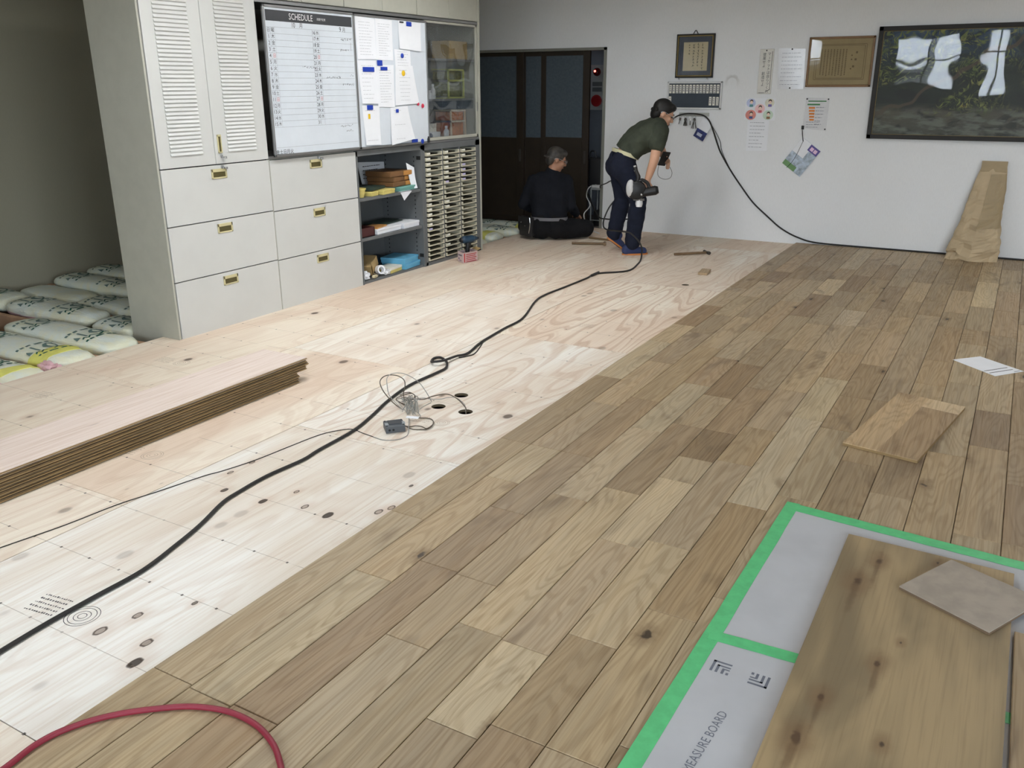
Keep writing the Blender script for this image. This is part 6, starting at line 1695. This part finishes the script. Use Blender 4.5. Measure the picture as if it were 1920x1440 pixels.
# ceiling lights: recessed troughs with a diffuser
def ceiling_light(x, y, label, on, L=1.22, W=.30):
    t = thing('ceiling_light', label, 'ceiling light', (x, y, ZC-.05), 'ceiling lights')
    bm = NB()
    for a in ((x-W/2-.02, x-W/2, y-L/2-.02, y+L/2+.02), (x+W/2, x+W/2+.02, y-L/2-.02, y+L/2+.02), (x-W/2, x+W/2, y-L/2-.02, y-L/2), (x-W/2, x+W/2, y+L/2, y+L/2+.02)): box(bm, a[0], a[1], a[2], a[3], ZC-.05, ZC-.0005)
    obj('housing', bm, M['steel'], t)
    obj('diffuser', box(NB(), x-W/2, x+W/2, y-L/2, y+L/2, ZC-.030, ZC-.022), on or M['paper'], t)
M['lamp_on'] = emit_mat('lit_diffuser', (.98, .99, 1.0), LAMP_STRENGTH)
M['lamp_far'] = emit_mat('lit_diffuser_weak', (.98, .99, 1.0), LAMP_FAR_STRENGTH)  # right row set weaker than the left
for (x, y, lab) in ((-2.5, 1.1, 'lit ceiling light over the near plywood'), (-3.3, 3.5, 'lit ceiling light in front of the louvred cabinet'), (-3.3, 5.7, 'lit ceiling light in front of the tray rack')):
    ceiling_light(x, y, lab, M['lamp_on'])
for (x, y, lab, on) in ((.9, .9, 'unlit ceiling light over the grey sheets', None), (.9, 2.9, 'unlit ceiling light over the loose board', None), (.9, 4.9, 'lit ceiling light over the instruction sheet', M['lamp_far']), (.9, 7.0, 'lit ceiling light in front of the landscape picture', M['lamp_far'])):
    ceiling_light(x, y, lab, on)
t = thing('passage_fill_light', 'added dim fill light in the passage', 'ceiling light', (-5.3, 9.4, 2.36))  # unseen lamp, made up to lift the dark passage
obj('housing', rbox(NB(), -5.6, -5.0, 9.30, 9.50, 2.37, 2.3995, .004, 1), M['steel'], t)
obj('diffuser', box(NB(), -5.58, -5.02, 9.32, 9.48, 2.36, 2.369), emit_mat('fill_diffuser', (.80, .90, 1.0), 2.2), t)
# ------------------------------------------------------------------ the two workers
V = Vector
def hand(bm, wrist, palm_dir, side_dir, out_dir, curl, s=1.0, thumb=1):
    """palm and five separate bent fingers; palm_dir: wrist to knuckles, side_dir: towards the thumb, out_dir: back of the hand"""
    d, sd, od = V(palm_dir).normalized(), V(side_dir).normalized(), V(out_dir).normalized()
    w = V(wrist); kn = w + d*.085*s
    for q in (-.026, -.009, .009, .026):
        capsule(bm, w + d*.012*s + sd*q*.75*s, kn + sd*q*s, .0165*s, .0125*s, 10, 3)
    for i, (q, l) in enumerate(((.029, .070), (.010, .080), (-.010, .075), (-.028, .058))):
        p = kn + sd*q*s; a = curl*.55
        for seg, f_ in enumerate((.45, .32, .23)):
            dd = d*math.cos(a) - od*math.sin(a); e_ = p + dd*l*f_*s
            capsule(bm, p, e_, (.0092-.0008*seg)*s, (.0085-.0008*seg)*s, 8, 3); p = e_; a += curl*.75
    p = w + d*.028*s + sd*.026*s
    e_ = p + (d*.55 + sd*.62*thumb - od*.35).normalized()*.038*s; capsule(bm, p, e_, .0125*s, .0105*s, 8, 3)
    f2 = e_ + (d*.8 + sd*.15 - od*.45).normalized()*.032*s; capsule(bm, e_, f2, .0100*s, .0085*s, 8, 3)

def head(bm, c, fwd, upv, s=1.0):
    f = V(fwd).normalized(); u = V(upv); u = (u - f*u.dot(f)).normalized(); r = f.cross(u)
    R3 = Matrix((r, f, u)).transposed()
    c = V(c)
    ell(bm, c + u*.022*s - f*.008*s, (.074*s, .092*s, .092*s), R3)       # skull
    ell(bm, c - u*.045*s + f*.030*s, (.056*s, .062*s, .070*s), R3)       # face and jaw
    ell(bm, c - u*.100*s + f*.062*s, (.024*s, .020*s, .018*s), R3)       # chin
    capsule(bm, c + u*.005*s + f*.086*s, c - u*.036*s + f*.106*s, .009*s, .014*s, 8, 3)   # nose
    ell(bm, c - u*.068*s + f*.082*s, (.026*s, .012*s, .010*s), R3)       # lips
    ell(bm, c + u*.016*s + f*.078*s, (.058*s, .016*s, .010*s), R3)       # brow
    for q in (-1, 1):
        ell(bm, c + r*q*.075*s - u*.012*s - f*.012*s, (.008*s, .020*s, .033*s), R3)
        ell(bm, c + r*q*.038*s - u*.030*s + f*.066*s, (.022*s, .016*s, .018*s), R3)
    return f, r, u

def face_bits(parent, c, f, r, u, s=1.0):
    c = V(c)
    for q in (-1, 1):
        bm = NB(); ell(bm, c + r*q*.030*s - u*.004*s + f*.083*s, (.011*s, .008*s, .006*s), Matrix((r, f, u)).transposed()); obj('eye', bm, M['ink'], parent, smooth=True)
        bm = NB(); tube(bm, [c + r*q*.014*s + u*.020*s + f*.094*s, c + r*q*.032*s + u*.024*s + f*.090*s, c + r*q*.050*s + u*.018*s + f*.078*s], .0032*s, 6, 3); obj('eyebrow', bm, M['hair_black'], parent, smooth=True)
    bm = NB(); tube(bm, [c + r*.022*s - u*.068*s + f*.090*s, c - u*.070*s + f*.0955*s, c - r*.022*s - u*.068*s + f*.090*s], .003*s, 6, 3); obj('mouth', bm, plain('lip', (150, 90, 80), .6), parent, smooth=True)

def spectacles(parent, c, f, r, u, s=1.0):
    bm = NB(); c = V(c)
    for q in (-1, 1):
        o_ = c + r*q*.034*s - u*.004*s + f*.100*s
        P = [o_ + r*math.cos(a*.5236)*.024*s + u*math.sin(a*.5236)*.017*s for a in range(13)]
        tube(bm, P, .0016*s, 5, 2)
        tube(bm, [o_ + r*q*.024*s, c + r*q*.074*s + u*.004*s + f*.04*s, c + r*q*.080*s + u*.008*s - f*.02*s, c + r*q*.078*s - u*.01*s - f*.04*s], .0018*s, 5, 4)
    tube(bm, [c + r*.010*s + f*.104*s, c - r*.010*s + f*.104*s], .0016*s, 5, 1)
    obj('spectacles', bm, M['lens'], parent, smooth=True)

# ---- bending worker -------------------------------------------------
F = V((.80, .60, 0)).normalized(); Rg = V((.60, -.80, 0)).normalized()
pel = V((-3.185, 7.590, .830)); wai = V((-3.150, 7.606, .935)); spi = V((-3.085, 7.632, 1.010)); che = V((-2.995, 7.672, 1.085)); uch = V((-2.925, 7.700, 1.135)); nek = V((-2.880, 7.722, 1.185)); hd = V((-2.868, 7.738, 1.262))
rsh = uch + Rg*.165 + V((0, 0, -.012)); lsh = uch - Rg*.165 + V((0, 0, -.005))
rel = V((-2.846, 7.508, .870)); rwr = V((-2.896, 7.492, .690)); lel = V((-2.955, 7.960, .930)); lwr = V((-2.895, 7.915, .855))
rhip = pel + Rg*.085 - V((0, 0, .03)); lhip = pel - Rg*.085 - V((0, 0, .03))
rkn = V((-2.985, 7.520, .500)); ran = V((-3.030, 7.530, .085)); lkn = V((-3.215, 7.690, .490)); lan = V((-3.272, 7.655, .135))
t = thing('person', 'worker in olive t-shirt and navy trousers bending over, power tool in hand', 'person', (-3.05, 7.62, 0))
hf = V((.80, .52, -.42)).normalized(); hu = V((.30, .20, .93))
def body(bm):
    capsule(bm, pel, wai, .085, .080); capsule(bm, wai, che, .080, .085); capsule(bm, che, uch, .085, .075); capsule(bm, uch, nek, .07, .055); capsule(bm, nek, hd, .055, .05)
    for sh, el_, wr in ((rsh, rel, rwr), (lsh, lel, lwr)):
        capsule(bm, uch, sh, .07, .058); capsule(bm, sh, el_, .052, .042); capsule(bm, el_, el_*.45+wr*.55, .042, .037); capsule(bm, el_*.45+wr*.55, wr, .037, .027)
    for hp, kn, an in ((rhip, rkn, ran), (lhip, lkn, lan)):
        capsule(bm, hp, kn, .085, .058); capsule(bm, kn, an, .056, .038)
    head(bm, hd, hf, hu)
    hand(bm, rwr, V((-.06, -.02, -1)), V((.85, .50, .0)), V((.50, -.85, 0)), 1.0, .95)
    hand(bm, lwr, V((.55, -.35, -.45)), V((0, .2, 1)), V((.6, .7, 0)), .9, .95)
bodyo = blob('body', body, .0075, M['skin'], t, 5)
f_, r_, u_ = hf, None, None
uu = (hu - hf*hu.dot(hf)).normalized(); rr_ = hf.cross(uu)
face_bits(t, hd, hf, rr_, uu); spectacles(t, hd, hf, rr_, uu)
def hair(bm):
    R3 = Matrix((rr_, hf, uu)).transposed()
    ell(bm, hd + uu*.034 - hf*.018, (.084, .096, .090), R3)
    ell(bm, hd - uu*.020 - hf*.062, (.074, .048, .066), R3)
    ell(bm, hd + uu*.070 + hf*.045, (.066, .050, .038), R3)
    for q in range(26):
        a = q*2.4; k_ = (q % 7)/7
        p = hd + uu*(.095-.11*k_) - hf*(.02+.07*k_) + rr_*math.cos(a)*(.03+.05*k_) + hf*math.sin(a)*.03
        capsule(bm, p, p + (p-hd).normalized()*.006 + uu*-.014, .013, .005, 6, 2)
blob('hair', hair, .006, M['hair_black'], t, 3, wrinkle=.003)
def shirt(bm):
    for q in (-1, 1):
        capsule(bm, wai + Rg*q*.072 + V((.012, .006, .0)), spi + Rg*q*.080, .108, .112); capsule(bm, spi + Rg*q*.080, che + Rg*q*.090, .112, .116); capsule(bm, che + Rg*q*.090, uch + Rg*q*.085, .114, .092)
    capsule(bm, uch + V((-.02, -.01, .01)), nek - V((.01, .005, .012)), .085, .066)
    for sh, el_ in ((rsh, rel), (lsh, lel)):
        capsule(bm, uch, sh, .088, .078); capsule(bm, sh, sh*.52+el_*.48, .078, .074)
    capsule(bm, wai + V((.012, .006, .0)), che, .112, .118); capsule(bm, che, uch, .118, .09)
    # slack belly of the shirt hanging forward of the waist
    capsule(bm, wai + F*.055, che + F*.03 - V((0, 0, .06)), .085, .095)
spn = (che-wai).normalized()
blob('t_shirt', shirt, .010, M['shirt'], t, 6, wrinkle=.008, cut=[(wai - spn*.012, (spn + V((0, 0, .6))).normalized())])
def trousers(bm):
    for q in (-1, 1): capsule(bm, pel + Rg*q*.066 + V((.012, .006, .055)), pel + Rg*q*.075 - V((0, 0, .03)) - F*.025, .108, .118)
    for hp, kn, an in ((rhip, rkn, ran), (lhip, lkn, lan)):
        mid_ = hp*.5+kn*.5
        capsule(bm, hp, mid_, .110, .094); capsule(bm, mid_, kn, .094, .080); capsule(bm, kn, kn*.45+an*.55, .080, .076); capsule(bm, kn*.45+an*.55, an + V((0, 0, .03)), .076, .072)
blob('trousers', trousers, .010, M['jeans'], t, 6, wrinkle=.009, cut=[(wai - V((0, 0, .022)), V((-.35, -.15, -1)).normalized())])
bm = NB(); P = []
for i in range(33):
    a = 2*math.pi*i/32; P.append(wai - V((.006, .004, .028)) + Rg*math.cos(a)*.176 + F*math.sin(a)*.118 - V((0, 0, .042*math.sin(a))) - F*.008)
Q = []
for a, b in zip(P, P[1:]): pass
A_ = [bm.verts.new(p + V((0, 0, .017))) for p in P[:-1]]; B_ = [bm.verts.new(p - V((0, 0, .017))) for p in P[:-1]]
for i in range(32): bm.faces.new((A_[i], A_[(i+1) % 32], B_[(i+1) % 32], B_[i]))
obj('belt', bm, M['belt'], t, smooth=True)
for q in (2.3, 3.6, 4.7):
    p = wai - V((0, 0, .045)) + Rg*math.cos(q)*.189 + F*math.sin(q)*.129 - F*.01; obj('belt_loop', mbox(NB(), Matrix.Translation(p), .014, .014, .055, .002), M['jeans'], t)
def shoe(nm, heel, toe, upn):
    heel, toe, upn = V(heel), V(toe), V(upn).normalized(); d = (toe-heel).normalized(); sd = d.cross(upn)
    so = blob(nm, lambda bm: (capsule(bm, heel + d*.04 + upn*.040, toe - d*.05 + upn*.032, .042, .038), capsule(bm, heel + d*.04 + upn*.05, heel + d*.07 + upn*.085, .042, .046)), .007, M['shoe'], t, 6)
    bm = NB(); poly = []
    for i in range(20):
        a = 2*math.pi*i/20; l = (toe-heel).length; poly.append((math.cos(a)*l*.5, math.sin(a)*(.042+.006*math.cos(a))))
    Rm = basis(d, upn.cross(d), upn, (heel+toe)/2); prism(bm, poly, Rm, .014)
    obj('sole', bm, M['sole'], so, smooth=True)
shoe('shoe', (-3.110, 7.480, .001), (-2.915, 7.640, .001), (0, 0, 1))
shoe('shoe', (-3.320, 7.595, .125), (-3.205, 7.715, .004), V((.48, .48, .72)))
# the corded tool in his right hand
TC = V((-2.905, 7.435, .615)); tx = V((.90, .42, 0)).normalized(); tn = V((.42, -.90, 0)).normalized(); tz = V((0, 0, 1))
t = thing('power_tool', 'black and white corded power tool hanging in the bending worker hand', 'power tool', (-2.92, 7.42, .47))
bm = NB(); lathe(bm, [(0, -.045), (.062, -.045), (.085, -.03), (.088, .0), (.080, .03), (.05, .045), (0, .045)], basis(tx, tz, tn, TC - tx*.065 + V((0, 0, -.005))), 26); obj('blade_guard', bm, M['black'], t, smooth=True)
bm = NB(); ell(bm, TC - tx*.118 + tz*.010 + tn*.006, (.040, .046, .080), Matrix((tx, -tn, tz)).transposed()); obj('white_shell', bm, M['tool_white'], t, smooth=True)
bm = NB(); cyl(bm, TC - tx*.02 - tz*.03, TC + tx*.105 - tz*.005, .036, .042, n=20); cyl(bm, TC + tx*.105 - tz*.005, TC + tx*.13 - tz*.0, .042, .030, n=20); obj('motor', bm, M['black'], t, smooth=True)
bm = NB(); tube(bm, [TC - tx*.05 + tz*.06, TC - tx*.02 + tz*.085, TC + tx*.03 + tz*.060, TC + tx*.05 + tz*.02], .016, 10, 4); obj('grip', bm, M['black'], t, smooth=True)
bm = NB(); tube(bm, [TC - tx*.06 + tz*.07, TC - tx*.055 + tz*.12, TC - tx*.075 + tz*.165, TC - tx*.085 + tz*.20], .017, 10, 4); obj('dust_port', bm, M['leather'], t, smooth=True)
bm = NB(); cyl(bm, TC - tx*.078 + tz*.165, TC - tx*.088 + tz*.21, .015, .012, n=14); obj('white_nozzle', bm, M['tool_white'], t, smooth=True)
bm = NB(); lathe(bm, [(0, 0), (.026, .004), (.034, .03), (.030, .07), (.02, .085), (0, .085)], Matrix.Translation(TC - tx*.035 - tz*.155), 16); obj('clear_window', bm, M['lcd'], t, smooth=True)
bm = NB(); mbox(bm, basis(tx, tz, tn, TC - tx*.04 - tz*.085), .10, .02, .06, .003); obj('base_plate', bm, M['steel_dark'], t)
bm = NB(); ell(bm, TC - tx*.02 - tz*.04 + tn*.045, (.012, .012, .012)); obj('lock_knob', bm, M['chrome'], t, smooth=True)
# phone in the other hand
t = thing('smartphone', 'black smartphone held by the bending worker', 'phone', (-2.92, 7.88, .80))
Rp = basis(V((.45, -.3, .84)).normalized(), V((-.55, .62, .52)).normalized().cross(V((.45, -.3, .84)).normalized()).normalized(), V((.45, -.3, .84)).normalized().cross(V((-.55, .62, .52)).normalized().cross(V((.45, -.3, .84)).normalized()).normalized()), (-2.885, 7.865, .855))
obj('phone_case', mbox(NB(), Rp, .15, .075, .010, .003), M['black'], t)
obj('screen', mbox(NB(), Rp @ Matrix.Translation((0, 0, .0055)), .138, .066, .0012), plain('phone_glass', (30, 32, 36), .1), t)
Q = [(-2.945, 7.919, .83), (-2.961, 7.916, .73), (-2.945, 7.922, .682), (-2.893, 7.943, .662), (-2.848, 7.961, .678), (-2.837, 7.965, .727), (-2.863, 7.955, .78), (-2.885, 7.93, .82)]
bm = NB(); tube(bm, Q, .002, 6, 5); obj('strap', bm, M['black'], t, smooth=True)

# ---- seated worker --------------------------------------------------
F2 = V((-.34, .94, 0)).normalized(); R2 = V((.94, .34, 0)).normalized()
hip = V((-4.105, 7.925, .125)); wst = V((-4.110, 7.930, .255)); mid2 = V((-4.115, 7.940, .40)); ch2 = V((-4.118, 7.950, .53)); nk = V((-4.105, 7.968, .675)); h2 = V((-4.062, 7.985, .805))
rs2 = ch2 + R2*.165 + V((0, 0, .055)); ls2 = ch2 - R2*.165 + V((0, 0, .05))
re2 = V((-3.925, 8.040, .340)); rw2 = V((-3.920, 8.185, .235)); le2 = V((-4.395, 7.900, .345)); lw2 = V((-4.330, 8.10, .250))
rk2 = V((-3.810, 8.170, .105)); lk2 = V((-4.405, 7.985, .105)); rf2 = V((-4.200, 8.235, .075)); lf2 = V((-4.02, 8.215, .070))
t = thing('person', 'worker in black clothes sitting cross-legged on the plywood, back turned', 'person', (-4.10, 7.98, 0))
hf2 = V((.72, .62, -.30)).normalized(); hu2 = V((.22, .16, .96)); uu2 = (hu2 - hf2*hu2.dot(hf2)).normalized(); rr2_ = hf2.cross(uu2)
def body2(bm):
    capsule(bm, hip, wst, .085, .080); capsule(bm, wst, mid2, .080, .085); capsule(bm, mid2, ch2, .085, .085); capsule(bm, ch2, nk, .075, .055); capsule(bm, nk, h2 - V((0, 0, .03)), .056, .052)
    for sh, el_, wr in ((rs2, re2, rw2), (ls2, le2, lw2)):
        capsule(bm, ch2 + V((0, 0, .05)), sh, .07, .06); capsule(bm, sh, el_, .052, .042); capsule(bm, el_, wr, .041, .027)
    for sg, kn, ft in ((1, rk2, rf2), (-1, lk2, lf2)):
        capsule(bm, hip + R2*sg*.08, kn, .09, .06); capsule(bm, kn, ft, .058, .042)
    head(bm, h2, hf2, hu2)
    hand(bm, rw2, V((-.15, .75, -.35)), V((-.85, -.1, .4)), V((.3, .3, .9)), .9, 1.0)
    hand(bm, lw2, V((.55, .70, -.30)), V((.7, -.6, .3)), V((-.2, .2, .95)), .7, 1.0)
blob('body', body2, .0075, M['skin_dark'], t, 5)
face_bits(t, h2, hf2, rr2_, uu2); spectacles(t, h2, hf2, rr2_, uu2)
def hair2(bm):
    R3 = Matrix((rr2_, hf2, uu2)).transposed()
    ell(bm, h2 + uu2*.034 - hf2*.018, (.083, .096, .086), R3); ell(bm, h2 - uu2*.018 - hf2*.062, (.074, .046, .066), R3); ell(bm, h2 + uu2*.068 + hf2*.048, (.064, .046, .038), R3)
    for q in range(40):
        a = q*2.4; k_ = (q % 8)/8
        p = h2 + uu2*(.10-.12*k_) - hf2*(.015+.075*k_) + rr2_*math.cos(a)*(.03+.05*k_) + hf2*math.sin(a)*.04
        capsule(bm, p, p + (p-h2).normalized()*.007 - uu2*.012, .013, .005, 6, 2)
blob('hair', hair2, .006, M['hair_grey'], t, 3, wrinkle=.003)
def top2(bm):
    for q in (-1, 1):
        capsule(bm, wst + R2*q*.070 - V((0, 0, .03)), mid2 + R2*q*.085, .108, .118); capsule(bm, mid2 + R2*q*.085, ch2 + R2*q*.095, .118, .122); capsule(bm, ch2 + R2*q*.095, ch2 + R2*q*.080 + V((0, 0, .06)), .118, .092)
    capsule(bm, wst - V((0, 0, .03)), ch2, .112, .122); capsule(bm, ch2 + V((0, 0, .06)), nk - V((0, 0, .005)), .085, .066)
    for sh, el_, wr in ((rs2, re2, rw2), (ls2, le2, lw2)):
        capsule(bm, ch2 + V((0, 0, .05)), sh, .085, .074); capsule(bm, sh, el_, .072, .060); capsule(bm, el_, wr*.88+el_*.12, .058, .042)
blob('black_top', top2, .010, M['blackwear'], t, 6, wrinkle=.006)
def trs2(bm):
    for q in (-1, 1): capsule(bm, hip + R2*q*.075, wst + R2*q*.065 - V((0, 0, .02)), .122, .112)
    for sg, kn, ft in ((1, rk2, rf2), (-1, lk2, lf2)):
        capsule(bm, hip + R2*sg*.085 - V((0, 0, .005)), kn, .115, .090); capsule(bm, kn, ft, .086, .066)
blob('trousers', trs2, .010, M['blacktrouser'], t, 6, wrinkle=.007)
for (a, b) in (((-4.235, 8.245, .055), (-4.30, 8.31, .05)), ((-4.00, 8.22, .05), (-3.94, 8.28, .05))):
    blob('boot', lambda bm: (capsule(bm, a, b, .052, .045),), .008, M['leather'], t, 4)
bm = NB(); P = [wst - V((0, 0, .035)) + R2*math.cos(2*math.pi*i/32)*.190 + F2*math.sin(2*math.pi*i/32)*.132 for i in range(32)]
A_ = [bm.verts.new(p + V((0, 0, .016))) for p in P]; B_ = [bm.verts.new(p - V((0, 0, .016))) for p in P]
for i in range(32): bm.faces.new((A_[i], A_[(i+1) % 32], B_[(i+1) % 32], B_[i]))
obj('belt', bm, M['belt_grey'], t, smooth=True)
# tool pouch on the belt
t = thing('tool_pouch', 'black leather tool pouch at the seated worker hip', 'tool pouch', (-4.335, 7.80, .02))
Rk = basis(V((.90, -.42, 0)).normalized(), V((0, 0, 1)), V((-.42, -.90, 0)).normalized() if False else V((.90, -.42, 0)).normalized().cross(V((0, 0, 1))), (-4.315, 7.825, .135))
obj('pouch_body', mbox(NB(), Rk, .20, .20, .06, .02), M['leather'], t, smooth=True)
obj('pouch_flap', mbox(NB(), Rk @ Matrix.Translation((0, .06, .034)), .205, .085, .008, .003), M['leather'], t)
for (x, y) in ((-.05, .04), (.02, .01)): obj('rivet', lathe(NB(), [(.0, .0), (.006, 0), (.005, .003), (0, .004)], Rk @ Matrix.Translation((x, y, .038)), 10), M['chrome'], t)
obj('steel_trim', tube(NB(), [Rk @ V((.098, .10, .036)), Rk @ V((.106, .03, .038)), Rk @ V((.085, -.06, .036))], .0035, 6, 5), M['chrome'], t, smooth=True)
